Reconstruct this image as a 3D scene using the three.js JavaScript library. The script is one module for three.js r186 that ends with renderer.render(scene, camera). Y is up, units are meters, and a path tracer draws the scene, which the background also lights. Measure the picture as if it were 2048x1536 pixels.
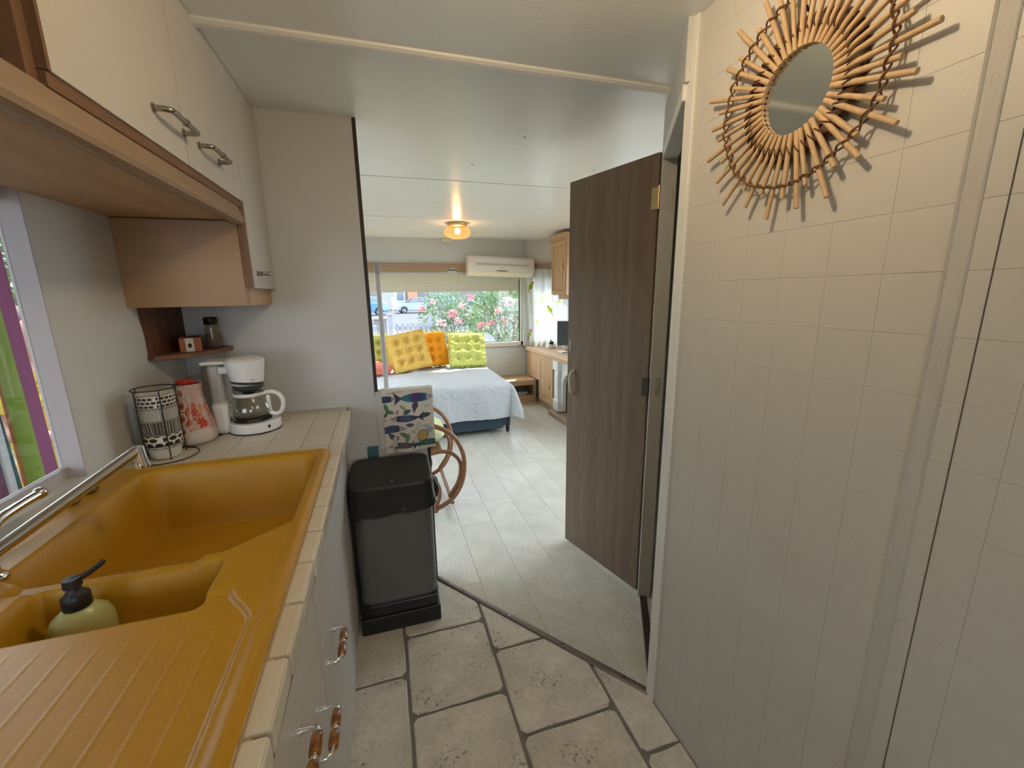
import * as THREE from 'three';
import { RoundedBoxGeometry } from 'three/addons/geometries/RoundedBoxGeometry.js';
import { mergeGeometries, mergeVertices } from 'three/addons/utils/BufferGeometryUtils.js';
import { MarchingCubes } from 'three/addons/objects/MarchingCubes.js';
import { ImprovedNoise } from 'three/addons/math/ImprovedNoise.js';

// ---------------------------------------------------------------- camera, sky, sun, exposure
const scene = new THREE.Scene();
const renderer = new THREE.WebGLRenderer({ antialias: true });
renderer.toneMapping = THREE.LinearToneMapping;
renderer.toneMappingExposure = 1.2;
renderer.shadowMap.enabled = true;
const camera = new THREE.PerspectiveCamera(84.95, 4 / 3, 0.05, 200);
camera.position.set(0, 1.4, 0);
camera.rotation.set(-0.21294, -0.29637, -0.01376, 'YXZ');
scene.background = new THREE.Color().setRGB(0.75, 0.89, 1.04);
scene.backgroundIntensity = 6.6;
const sun = new THREE.DirectionalLight(new THREE.Color().setRGB(1, 0.96, 0.88), 12);
sun.position.set(0.5 + 0.45 * 12, 1.6 * 12, -4 - 1.0 * 12);
sun.target.position.set(0.5, 0, -4);
sun.castShadow = true;
sun.shadow.radius = 1.5;
Object.assign(sun.shadow.camera, { left: -14, right: 14, top: 14, bottom: -14, near: 0.5, far: 60 });
sun.shadow.mapSize.set(2048, 2048);
scene.add(sun, sun.target);

// ---------------------------------------------------------------- helpers
const PI = Math.PI, V3 = THREE.Vector3;
let seed = 7;
const rnd = () => { seed = (seed * 1664525 + 1013904223) >>> 0; return seed / 4294967296; };
const rr = (a, b) => a + (b - a) * rnd();
const noise3 = new ImprovedNoise();
const N = (x, y, z = 0) => noise3.noise(x, y, z);
const fbm = (x, y, z = 0, o = 4) => { let s = 0, a = 0.5, f = 1; for (let i = 0; i < o; i++) { s += a * N(x * f, y * f, z + i * 7.3); f *= 2.03; a *= 0.5; } return s; };
const clamp = (x, a = 0, b = 1) => Math.min(b, Math.max(a, x));
const sstep = (a, b, x) => { const t = clamp((x - a) / (b - a)); return t * t * (3 - 2 * t); };
const lerp = (a, b, t) => a + (b - a) * t;
const taken = new Map();
const numbered = (n) => { const k = taken.get(n) ?? 0; taken.set(n, k + 1); return k ? `${n}_${String(k).padStart(3, '0')}` : n; };
const shade = (o) => { o.castShadow = true; o.receiveShadow = true; return o; };
function merge(geos) {
  geos = (Array.isArray(geos) ? geos : [geos]).flat(Infinity);
  if (geos.length === 1) return geos[0];
  geos = geos.map((g) => { const h = g.index ? g.toNonIndexed() : g.clone(); for (const k of Object.keys(h.attributes)) if (!['position', 'normal', 'uv'].includes(k)) h.deleteAttribute(k); if (!h.attributes.uv) h.setAttribute('uv', new THREE.Float32BufferAttribute(new Float32Array(h.attributes.position.count * 2), 2)); return h; });
  return mergeGeometries(geos);
}
function mesh(name, geos, mat, parent) { const m = shade(new THREE.Mesh(merge(geos), mat)); m.name = name; parent.add(m); return m; }
function tag(o, label, category, group) { o.userData.label = label; o.userData.category = category; if (group) o.userData.group = group; return o; }
function thing(name, label, category, pos = [0, 0, 0], turn = 0, group) {
  const o = new THREE.Group(); o.name = numbered(name); o.position.set(...pos); o.rotation.y = turn; scene.add(o); return tag(o, label, category, group);
}
function one(name, label, category, geos, mat, pos = [0, 0, 0], turn = 0, group) {
  const m = mesh(numbered(name), geos, mat, scene); m.position.set(...pos); m.rotation.y = turn; return tag(m, label, category, group);
}
function structure(name, geos, mat, parent = scene) { const m = mesh(parent === scene ? numbered(name) : name, geos, mat, parent); if (parent === scene) m.userData.kind = 'structure'; return m; }
function structGroup(name) { const g = new THREE.Group(); g.name = numbered(name); g.userData.kind = 'structure'; scene.add(g); return g; }
// geometry makers
function B(w, h, d, x = 0, y = 0, z = 0, r = 0, seg = 2) {
  const g = r > 0 ? new RoundedBoxGeometry(w, h, d, seg, Math.min(r, w / 2.01, h / 2.01, d / 2.01)) : new THREE.BoxGeometry(w, h, d);
  return g.translate(x, y, z);
}
const BB = (x0, x1, y0, y1, z0, z1, r = 0, seg = 2) => B(Math.abs(x1 - x0), Math.abs(y1 - y0), Math.abs(z1 - z0), (x0 + x1) / 2, (y0 + y1) / 2, (z0 + z1) / 2, r, seg);
function cyl(r0, r1, h, x = 0, y = 0, z = 0, n = 24) { return new THREE.CylinderGeometry(r1, r0, h, n).translate(x, y, z); }
function rod(a, b, r, n = 10, r2 = r) {
  const A = new V3(...a), Bv = new V3(...b), d = Bv.clone().sub(A), g = new THREE.CylinderGeometry(r2, r, d.length(), n);
  g.applyQuaternion(new THREE.Quaternion().setFromUnitVectors(new V3(0, 1, 0), d.clone().normalize()));
  return g.translate(...A.add(Bv).multiplyScalar(0.5).toArray());
}
function tube(pts, r, seg = 40, n = 8, closed = false) { return new THREE.TubeGeometry(new THREE.CatmullRomCurve3(pts.map((p) => new V3(...p)), closed, 'catmullrom', 0.5), seg, r, n, closed); }
function lathe(pts, n = 40) { return new THREE.LatheGeometry(pts.map((p) => new THREE.Vector2(...p)), n); }
function extrude(pts, depth, bevel = 0.002, seg = 2, curveSegments = 8) {
  const s = pts instanceof THREE.Shape ? pts : new THREE.Shape(pts.map((p) => new THREE.Vector2(...p)));
  return new THREE.ExtrudeGeometry(s, { depth: depth - 2 * bevel, bevelEnabled: bevel > 0, bevelThickness: bevel, bevelSize: bevel, bevelOffset: -bevel, bevelSegments: seg, curveSegments }).translate(0, 0, bevel);
}
// uv in metres by the face's main direction; grain ('x','y','z') runs along v
function uvm(g, grain = 'y', ou = 0, ov = 0) {
  const p = g.attributes.position, n = g.attributes.normal, uv = new Float32Array(p.count * 2), ax = { x: 0, y: 1, z: 2 }[grain];
  for (let i = 0; i < p.count; i++) {
    const q = [p.getX(i), p.getY(i), p.getZ(i)], a = [Math.abs(n.getX(i)), Math.abs(n.getY(i)), Math.abs(n.getZ(i))];
    const k = a[0] >= a[1] && a[0] >= a[2] ? 0 : a[1] >= a[2] ? 1 : 2;
    const others = [0, 1, 2].filter((t) => t !== k);
    let u, v;
    if (k === ax) { u = q[others[0]]; v = q[others[1]]; } else { v = q[ax]; u = q[others.find((t) => t !== ax)]; }
    uv[2 * i] = u + ou; uv[2 * i + 1] = v + ov;
  }
  g.setAttribute('uv', new THREE.BufferAttribute(uv, 2)); return g;
}
// ---------------------------------------------------------------- textures
function dataTex(w, h, fn, srgb = true, size = 1, sizeV = size) {
  const d = new Uint8Array(w * h * 4);
  for (let j = 0; j < h; j++) for (let i = 0; i < w; i++) { const c = fn(i / w, j / h, i, j), k = 4 * (j * w + i); d[k] = clamp(c[0]) * 255; d[k + 1] = clamp(c[1]) * 255; d[k + 2] = clamp(c[2]) * 255; d[k + 3] = 255; }
  const t = new THREE.DataTexture(d, w, h, THREE.RGBAFormat); t.magFilter = THREE.LinearFilter; t.minFilter = THREE.LinearMipmapLinearFilter; t.generateMipmaps = true;
  t.wrapS = t.wrapT = THREE.RepeatWrapping; if (srgb) t.colorSpace = THREE.SRGBColorSpace; t.repeat.set(1 / size, 1 / sizeV); t.needsUpdate = true; return t;
}
function canvasTex(w, h, draw) { const c = document.createElement('canvas'); c.width = w; c.height = h; draw(c.getContext('2d'), w, h); const t = new THREE.CanvasTexture(c); t.colorSpace = THREE.SRGBColorSpace; t.wrapS = THREE.RepeatWrapping; return t; }
// tileable-ish noise: blends edges
const tnoise = (u, v, f, s = 0, o = 4) => { const a = 2 * PI * u, b = 2 * PI * v, R = f / (2 * PI); return fbm(Math.cos(a) * R + 3.1 * s, Math.sin(a) * R + Math.cos(b) * R * 1.0 + 9, Math.sin(b) * R + s, o); };
function woodTex(c0, c1, rings = 26, contrast = 1, size = 0.9) {
  return dataTex(512, 512, (u, v) => {
    const w = tnoise(u, v, 2.2, 1, 3) * 1.6, line = tnoise(u, v * 0.02 + 0.3, rings, 5, 3), fine = N(u * 240, v * 9, 3) * 0.5 + N(u * 410, v * 22, 8) * 0.35;
    const cath = Math.sin((u * 9 + w * 1.2) * 2 * PI) * 0.5;
    const t = clamp(0.5 + contrast * (line * 0.9 + fine * 0.32 + cath * 0.16));
    return [lerp(c0[0], c1[0], t), lerp(c0[1], c1[1], t), lerp(c0[2], c1[2], t)];
  }, true, size);
}
const std = (o) => new THREE.MeshStandardMaterial(o);
const phy = (o) => new THREE.MeshPhysicalMaterial(o);
const rgb = (r, g, b) => new THREE.Color().setRGB(r, g, b);
const grainBump = dataTex(256, 256, (u, v) => { const t = 0.5 + 0.5 * (N(u * 40, v * 40, 2) * 0.5 + N(u * 90, v * 90, 5) * 0.5); return [t, t, t]; }, false, 0.25);
const peelBump = dataTex(256, 256, (u, v) => { const t = 0.5 + 0.5 * tnoise(u, v, 40, 2, 3) * 1.6; return [t, t, t]; }, false, 0.3);
const waveBump = dataTex(256, 256, (u, v) => { const t = 0.5 + 0.8 * tnoise(u, v, 2.5, 4, 2) + 0.05 * N(u * 130, v * 130, 1); return [t, t, t]; }, false, 1.4, 1.4);
const weaveBump = dataTex(256, 256, (u, v, i, j) => { const t = 0.5 + 0.22 * (((i >> 1) + (j >> 1)) % 2 ? 1 : -1) + 0.35 * N(u * 30, v * 30, 6); return [t, t, t]; }, false, 0.16);
const crinkle = dataTex(512, 512, (u, v) => { const a = tnoise(u, v, 9, 3, 5); const t = 0.5 + 0.9 * (0.35 - Math.abs(a)) + 0.15 * tnoise(u, v, 30, 8, 3); return [t, t, t]; }, false, 0.5);
const M = {
  door: std({ map: woodTex([0.395, 0.325, 0.265], [0.51, 0.43, 0.36], 30, 0.75, 0.7), roughness: 0.5 }),
  oak: std({ map: woodTex([0.70, 0.56, 0.42], [0.82, 0.69, 0.54], 24, 0.9, 0.7), roughness: 0.5 }),
  beech: std({ map: woodTex([0.575, 0.475, 0.385], [0.665, 0.565, 0.465], 24, 0.8, 0.7), roughness: 0.5 }),
  chipWood: std({ map: woodTex([0.40, 0.28, 0.185], [0.53, 0.39, 0.27], 20, 0.9, 0.6), roughness: 0.6 }),
  shelfWood: std({ map: woodTex([0.30, 0.16, 0.08], [0.44, 0.26, 0.14], 20, 0.9, 0.6), roughness: 0.55 }),
  darkTrim: std({ map: woodTex([0.14, 0.10, 0.08], [0.24, 0.18, 0.14], 20, 0.8, 0.5), roughness: 0.6 }),
  wall: std({ color: rgb(0.63, 0.615, 0.57), roughness: 0.62, bumpMap: grainBump, bumpScale: 0.0006 }),
  wallTile: std({ color: rgb(0.61, 0.575, 0.525), roughness: 0.5, bumpMap: peelBump, bumpScale: 0.0003 }),
  partition: std({ color: rgb(0.60, 0.58, 0.545), roughness: 0.55, bumpMap: grainBump, bumpScale: 0.0004 }),
  ceiling: std({ color: rgb(0.85, 0.855, 0.80), roughness: 0.27, bumpMap: waveBump, bumpScale: 0.007 }),
  white: std({ color: rgb(0.78, 0.76, 0.70), roughness: 0.4 }),
  trimWhite: std({ color: rgb(0.80, 0.78, 0.73), roughness: 0.4 }),
  plasticWhite: std({ color: rgb(0.80, 0.77, 0.72), roughness: 0.35 }),
  melamine: std({ color: rgb(0.62, 0.58, 0.52), roughness: 0.42, bumpMap: peelBump, bumpScale: 0.0005 }),
  chrome: std({ color: rgb(0.86, 0.86, 0.87), metalness: 1, roughness: 0.12 }),
  nickel: std({ color: rgb(0.36, 0.325, 0.28), metalness: 1, roughness: 0.24 }),
  brass: std({ color: rgb(0.62, 0.46, 0.24), metalness: 1, roughness: 0.35 }),
  black: std({ color: rgb(0.012, 0.012, 0.013), roughness: 0.45 }),
  blackMatte: std({ color: rgb(0.02, 0.02, 0.02), roughness: 0.8 }),
  blackWire: std({ color: rgb(0.015, 0.014, 0.014), roughness: 0.5 }),
  glass: phy({ color: 0xffffff, transmission: 1, roughness: 0.0, thickness: 0, ior: 1.45 }),
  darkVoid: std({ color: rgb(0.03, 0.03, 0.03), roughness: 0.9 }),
};

// ---------------------------------------------------------------- the shell
const XL = -0.73, H = 2.07, ZB = -5.42, XR = 0.81, XF = 2.45, ZK = 1.7, ZP = -1.895;
function wallX(x0, x1, z0, z1, y0, y1, holes = []) { // wall across x0..x1 running along z, with holes
  const g = []; let z = z0;
  for (const h of [...holes].sort((a, b) => a.a - b.a)) { g.push(BB(x0, x1, y0, y1, z, h.a), BB(x0, x1, y0, h.y0, h.a, h.b), BB(x0, x1, h.y1, y1, h.a, h.b)); z = h.b; }
  g.push(BB(x0, x1, y0, y1, z, z1)); return g.map((q) => uvm(q));
}
function wallZ(z0, z1, x0, x1, y0, y1, holes = []) {
  const g = []; let x = x0;
  for (const h of [...holes].sort((a, b) => a.a - b.a)) { g.push(BB(x, h.a, y0, y1, z0, z1), BB(h.a, h.b, y0, h.y0, z0, z1), BB(h.a, h.b, h.y1, y1, z0, z1)); x = h.b; }
  g.push(BB(x, x1, y0, y1, z0, z1)); return g.map((q) => uvm(q));
}
// flat piece with a bevelled rim: outline in the xy plane, top at z = t
function slab(poly, t, bev, top = true) {
  const n = poly.length, pos = [], c = poly.reduce((s, p) => [s[0] + p[0] / n, s[1] + p[1] / n], [0, 0]);
  let area = 0; for (let i = 0; i < n; i++) { const p = poly[i], q = poly[(i + 1) % n]; area += p[0] * q[1] - q[0] * p[1]; }
  if (area < 0) poly = [...poly].reverse();
  const inset = poly.map((p, i) => { const a = poly[(i + n - 1) % n], b = poly[(i + 1) % n]; let dx = b[0] - a[0], dy = b[1] - a[1]; const l = Math.hypot(dx, dy) || 1; return [p[0] - (dy / l) * bev, p[1] + (dx / l) * bev]; });
  const tri = (...v) => v.forEach((p) => pos.push(...p));
  for (let i = 0; i < n; i++) {
    const j = (i + 1) % n, a = poly[i], b = poly[j], ai = inset[i], bi = inset[j];
    tri([...a, 0], [...b, 0], [...b, t - bev]); tri([...a, 0], [...b, t - bev], [...a, t - bev]);
    tri([...a, t - bev], [...b, t - bev], [...bi, t]); tri([...a, t - bev], [...bi, t], [...ai, t]);
    tri([...c, t], [...ai, t], [...bi, t]);
  }
  const g = new THREE.BufferGeometry(); g.setAttribute('position', new THREE.Float32BufferAttribute(pos, 3)); g.computeVertexNormals(); return g;
}
const clipHalf = (poly, a, b, c) => { // keep a*x + b*y + c >= 0
  const out = []; for (let i = 0; i < poly.length; i++) { const p = poly[i], q = poly[(i + 1) % poly.length], dp = a * p[0] + b * p[1] + c, dq = a * q[0] + b * q[1] + c; if (dp >= 0) out.push(p); if ((dp > 0 && dq < 0) || (dp < 0 && dq > 0)) { const t = dp / (dp - dq); out.push([lerp(p[0], q[0], t), lerp(p[1], q[1], t)]); } }
  return out;
};
const areaOf = (p) => Math.abs(p.reduce((s, a, i) => { const b = p[(i + 1) % p.length]; return s + a[0] * b[1] - b[0] * a[1]; }, 0) / 2);

// floor: base, stone tiles in the kitchen, vinyl planks beyond the diagonal strip
const TA = [0.172, -1.90], TB = [0.816, -1.036]; // the diagonal threshold
const tn = (() => { const dx = TB[0] - TA[0], dz = TB[1] - TA[1], l = Math.hypot(dx, dz); return [-dz / l, dx / l]; })(); // points to the kitchen? checked below
const floor = structGroup('floor');
mesh('screed', BB(-0.79, 2.51, -0.08, -0.0052, -5.48, 1.76), std({ color: rgb(0.20, 0.185, 0.16), roughness: 0.9, bumpMap: grainBump, bumpScale: 0.002 }), floor).geometry = uvm(BB(-0.79, 2.51, -0.08, -0.0052, -5.48, 1.76));
{
  const sgn = (tn[0] * (0.3 - TA[0]) + tn[1] * (-1.0 - TA[1])) > 0 ? 1 : -1, A = tn[0] * sgn, Bc = tn[1] * sgn, Cc = -(A * TA[0] + Bc * TA[1]);
  const stoneFn = (u, v) => {
    const base = fbm(u * 5, v * 5, 3, 4), fine = fbm(u * 50, v * 50, 6, 3), cluster = sstep(0.04, 0.26, fbm(u * 6, v * 6, 9, 3)), pitn = fbm(u * 70, v * 95, 12, 2), pit = sstep(0.12, 0.22, pitn) * cluster + 0.5 * sstep(0.32, 0.4, pitn);
    return { base, fine, pit, vein: fbm(u * 12, v * 12, 15, 3) };
  };
  const stone = [0, 1].map((k) => {
    const tint = k ? [0.815, 0.78, 0.715] : [0.835, 0.80, 0.74];
    return std({
      map: dataTex(1024, 1024, (u, v) => { const s = stoneFn(u, v), t = 1 + s.base * 0.16 + s.fine * 0.10 + s.vein * 0.08, d = 1 - 0.28 * s.pit; return [tint[0] * t * d, tint[1] * t * d, tint[2] * t * d]; }, true, 0.9),
      bumpMap: k ? null : dataTex(512, 512, (u, v) => { const s = stoneFn(u, v), t = 0.62 + s.base * 0.2 + s.fine * 0.22 - 0.45 * s.pit; return [t, t, t]; }, false, 0.9), bumpScale: 0.0025, roughness: 0.45,
    });
  });
  stone[1].bumpMap = stone[0].bumpMap;
  const cols = [[-0.355, -0.006, -1.376], [-0.006, 0.33, -1.557], [0.33, 0.672, -1.385], [0.672, 1.01, -1.57]], pitch = 0.352;
  for (const [x0, x1, zj] of cols) for (let k = -2; k < 6; k++) {
    const g = 0.0058, za = zj + k * pitch + g, zb = zj + (k + 1) * pitch - g; if (za > 0.6) continue;
    const xa = x0 + g, xb = x1 - g, poly = [], rad = 0.016, corner = [[xa, za], [xb, za], [xb, zb], [xa, zb]];
    for (let i = 0; i < 4; i++) { // worn outline
      const p = corner[i], q = corner[(i + 1) % 4], dx = q[0] - p[0], dz = q[1] - p[1], l = Math.hypot(dx, dz);
      for (let s = 0; s < 6; s++) { const t = (rad + (l - 2 * rad) * (s / 5)) / l, j = (s === 0 || s === 5 ? 0 : rr(-0.0022, 0.0022)); poly.push([p[0] + dx * t - (dz / l) * j, p[1] + dz * t + (dx / l) * j]); }
    }
    let P = clipHalf(poly, A, Bc, Cc - 0.012); P = clipHalf(P, -1, 0, XR - 0.004); P = clipHalf(P, 0, 1, 1.892); P = clipHalf(P, 1, 0, 0.34); P = clipHalf(P, 0, -1, 0.55);
    if (P.length < 3 || areaOf(P) < 0.0004) continue;
    const geo = slab(P, 0.009, 0.0035).rotateX(PI / 2); // xy -> xz, top would face down: mirror below
    const p = geo.attributes.position; for (let i = 0; i < p.count; i++) p.setY(i, -p.getY(i) - 0.009);
    for (let i = 0; i < p.count; i += 3) { const a = [p.getX(i), p.getY(i), p.getZ(i)]; p.setXYZ(i, p.getX(i + 1), p.getY(i + 1), p.getZ(i + 1)); p.setXYZ(i + 1, ...a); }
    geo.computeVertexNormals(); uvm(geo, 'z', 0.03 - xa + rr(0, 0.46), 0.03 - za + rr(0, 0.46));
    const m = mesh('tile', geo, stone[rnd() < 0.5 ? 0 : 1], floor); m.position.y = 0;
  }
  // planks
  const plankMats = [0, 1, 2].map((k) => { const c = [[0.765, 0.745, 0.69], [0.775, 0.755, 0.70], [0.755, 0.733, 0.675]][k]; return phy({ map: dataTex(256, 256, (u, v) => { const t = 1 + 0.10 * tnoise(u, v, 6, k, 4) + 0.07 * N(u * 60, v * 60, k); return [c[0] * t, c[1] * t, c[2] * t]; }, true, 0.7), roughness: 0.28, bumpMap: peelBump, bumpScale: 0.0003 }); });
  const put = (poly) => {
    if (poly.length < 3 || areaOf(poly) < 0.0005) return;
    const geo = slab(poly, 0.006, 0.0008).rotateX(PI / 2), p = geo.attributes.position;
    for (let i = 0; i < p.count; i++) p.setY(i, -p.getY(i) - 0.006);
    for (let i = 0; i < p.count; i += 3) { const a = [p.getX(i), p.getY(i), p.getZ(i)]; p.setXYZ(i, p.getX(i + 1), p.getY(i + 1), p.getZ(i + 1)); p.setXYZ(i + 1, ...a); }
    geo.computeVertexNormals(); uvm(geo, 'z', rnd() * 3, rnd() * 3); mesh('plank', geo, plankMats[Math.floor(rnd() * 3)], floor);
  };
  for (let c = -6; c < 11; c++) for (let k = -5; k < 5; k++) {
    const x0 = 0.372 + c * 0.2, zj = -2.6 + (((c % 2) + 2) % 2 ? 0 : 0.266) + k * 0.8, g = 0.0006;
    if (zj > 0) continue;
    const poly = [[x0 + g, zj + g], [x0 + 0.2 - g, zj + g], [x0 + 0.2 - g, zj + 0.8 - g], [x0 + g, zj + 0.8 - g]];
    let P = clipHalf(poly, 0, 1, 5.415); P = clipHalf(P, 1, 0, 0.728); P = clipHalf(P, -1, 0, 2.448);
    put(clipHalf(clipHalf(clipHalf(P, 1, 0, -0.172), -A, -Bc, -Cc - 0.006), 0, -1, -1.03)); put(clipHalf(clipHalf(P, -1, 0, 0.172), 0, -1, -1.93));
  }
}
// threshold strips
{
  const L = Math.hypot(TB[0] - TA[0], TB[1] - TA[1]), ang = -Math.atan2(TB[1] - TA[1], TB[0] - TA[0]);
  const prof = extrude([[-0.016, -0.006], [0.016, -0.006], [0.0145, 0.001], [0.008, 0.005], [0, 0.0062], [-0.008, 0.005], [-0.0145, 0.001]], L, 0.0005, 1).rotateY(PI / 2);
  const t = structGroup('trim_1'); t.position.set(TA[0], 0, TA[1]); t.rotation.y = ang;
  mesh('bar', prof, std({ color: rgb(0.20, 0.175, 0.16), metalness: 0.75, roughness: 0.42, bumpMap: grainBump, bumpScale: 0.0004 }), t);
  for (const s of [0.09, 0.18, 0.45, 0.72, 0.98]) mesh('screw', cyl(0.004, 0.0035, 0.0015, s, 0.0065, 0, 12), s === 0.09 || s === 0.45 ? M.chrome : M.blackMatte, t);
  structure('trim_2', BB(0, 0.53, -0.006, 0.007, -0.016, 0.016, 0.004).rotateY(-Math.atan2(-1.452 + 1.03, 1.07 - 0.825)).translate(0.825, 0, -1.03), std({ color: rgb(0.035, 0.018, 0.016), roughness: 0.5 }));
}
// walls
const hole = (a, b, y0, y1) => ({ a, b, y0, y1 });
structure('wall_left', wallX(XL - 0.045, XL, -5.48, 1.76, -0.08, 2.15, [hole(-1.24, -0.12, 0.972, 1.64), hole(-5.05, -2.1, 0.40, 1.85)]), M.wall);
structure('wall_back', wallZ(ZB - 0.06, ZB, XL, 1.86, -0.08, H, [hole(-0.60, 1.795, 0.755, 1.66)]), std({ color: rgb(0.57, 0.585, 0.57), roughness: 0.6, bumpMap: grainBump, bumpScale: 0.0004 }));
const CH = new V3(1.85, 0, -5.445), chA = -Math.atan2(0.575, 0.6), chL = 0.85; // chamfered corner towards +x
const onCh = (g) => g.rotateY(chA).translate(CH.x, CH.y, CH.z);
structure('wall_corner', wallZ(-0.06, 0, 0, chL, -0.08, H, [hole(0.10, 0.72, 0.78, 1.64)]).map(onCh), M.wall);
structure('wall_far_side', wallX(XF, XF + 0.06, -4.9, 1.76, -0.08, H, [hole(-4.2, -1.75, 0.30, 1.85)]), M.wall);
structure('wall_bathroom', wallZ(-1.56, -1.51, 1.12, XF, -0.007, H), M.wall);
structure('wall_front', wallZ(ZK, ZK + 0.06, XL, XF, -0.08, H, [hole(-0.25, 0.5, 0.95, 1.75)]), M.wall);
// kitchen side wall: board, embossed square panels, cover strip, edge bead
{
  const w = structGroup('wall_right');
  mesh('board', uvm(BB(XR + 0.0007, XR + 0.045, -0.007, H, -1.03, ZK)), M.wallTile, w);
  const zs = [-1.022, -0.993, -0.897, -0.800, -0.704, -0.608, -0.512, -0.416, -0.321, -0.225, -0.129, -0.033], ys = []; for (let y = 1.423 - 15 * 0.0962; y < H; y += 0.0962) ys.push(y);
  const cache = new Map();
  for (let i = 0; i + 1 < zs.length; i++) for (let j = -1; j < ys.length; j++) {
    const y0 = j < 0 ? 0 : ys[j], y1 = Math.min(j + 1 < ys.length ? ys[j + 1] : H, H), wd = zs[i + 1] - zs[i] - 0.0006, hg = y1 - y0 - 0.0006; if (hg < 0.01) continue;
    const k = wd.toFixed(4) + hg.toFixed(4);
    if (!cache.has(k)) cache.set(k, uvm(slab([[-wd / 2, -hg / 2], [wd / 2, -hg / 2], [wd / 2, hg / 2], [-wd / 2, hg / 2]], 0.0007, 0.0006).rotateY(-PI / 2), 'y'));
    const m = mesh('tile', cache.get(k), M.wallTile, w); m.position.set(XR + 0.0007, (y0 + y1) / 2, (zs[i] + zs[i + 1]) / 2);
  }
  mesh('cover_strip', [BB(XR - 0.0016, XR + 0.003, 0, H, -0.432, -0.426, 0.002), BB(XR - 0.0006, XR + 0.003, 0, H, -0.428, -0.404, 0.0005), BB(XR - 0.0012, XR + 0.003, 0, H, -0.406, -0.402, 0.0015)], M.wallTile, w);
  mesh('joint', BB(XR - 0.0006, XR + 0.003, 0, H, -0.3765, -0.375), std({ color: rgb(0.10, 0.09, 0.08), roughness: 0.9 }), w);
  mesh('edge_bead', [BB(XR - 0.008, XR + 0.05, -0.006, H, -1.042, -1.026, 0.003), BB(XR - 0.008, XR + 0.002, -0.006, H, -1.03, -1.008, 0.003)], M.trimWhite, w);
}
// partition beside the counter and the lower half-wall that carries the towel
{
  const w = structGroup('wall_partition');
  mesh('board', [uvm(BB(XL, -0.053, 0, H, ZP - 0.03, ZP)), uvm(BB(-0.053, 0.162, -0.006, 0.985, ZP - 0.03, ZP))], M.partition, w);
  mesh('edge_trim', uvm(BB(-0.054, -0.040, 0.962, H, ZP - 0.034, ZP + 0.004, 0.002)), M.darkTrim, w);
  mesh('edge_trim', uvm(BB(0.160, 0.174, -0.006, 0.985, ZP - 0.034, ZP + 0.004, 0.002)), M.darkTrim, w);
}
// ceiling: four boards with open joints, a rounded batten over the first joint
{
  const c = structGroup('ceiling');
  mesh('roof', BB(-0.8, 2.54, H + 0.008, H + 0.09, -5.52, 1.78), M.white, c);
  const js = [ZB, -4.02, -2.72, -1.372, ZK];
  for (let i = 0; i < 4; i++) mesh('panel', uvm(BB(XL, XF, H, H + 0.008, js[i] + 0.003, js[i + 1] - 0.003, 0.0015, 1), 'z', i * 0.37), M.ceiling, c);
  mesh('batten', extrude([[-0.02, 0.001], [0.02, 0.001], [0.019, -0.006], [0.011, -0.012], [0, -0.0135], [-0.011, -0.012], [-0.019, -0.006]], 1.76, 0.0006, 1).rotateY(PI / 2).translate(XL, H, -1.375), M.trimWhite, c);
  mesh('joint_strip', BB(XL, XF, H - 0.0015, H + 0.004, -2.727, -2.721), M.trimWhite, c);
  mesh('joint_strip', BB(XL, XF, H - 0.0015, H + 0.004, -4.026, -4.020), M.trimWhite, c);
  for (const [x, z] of [[0.66, -1.92], [0.52, -2.37], [0.45, -3.55], [1.3, -3.4], [1.2, -2.3]]) mesh('screw', cyl(0.004, 0.004, 0.002, x, H - 0.0008, z, 10), M.blackMatte, c);
}
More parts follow.
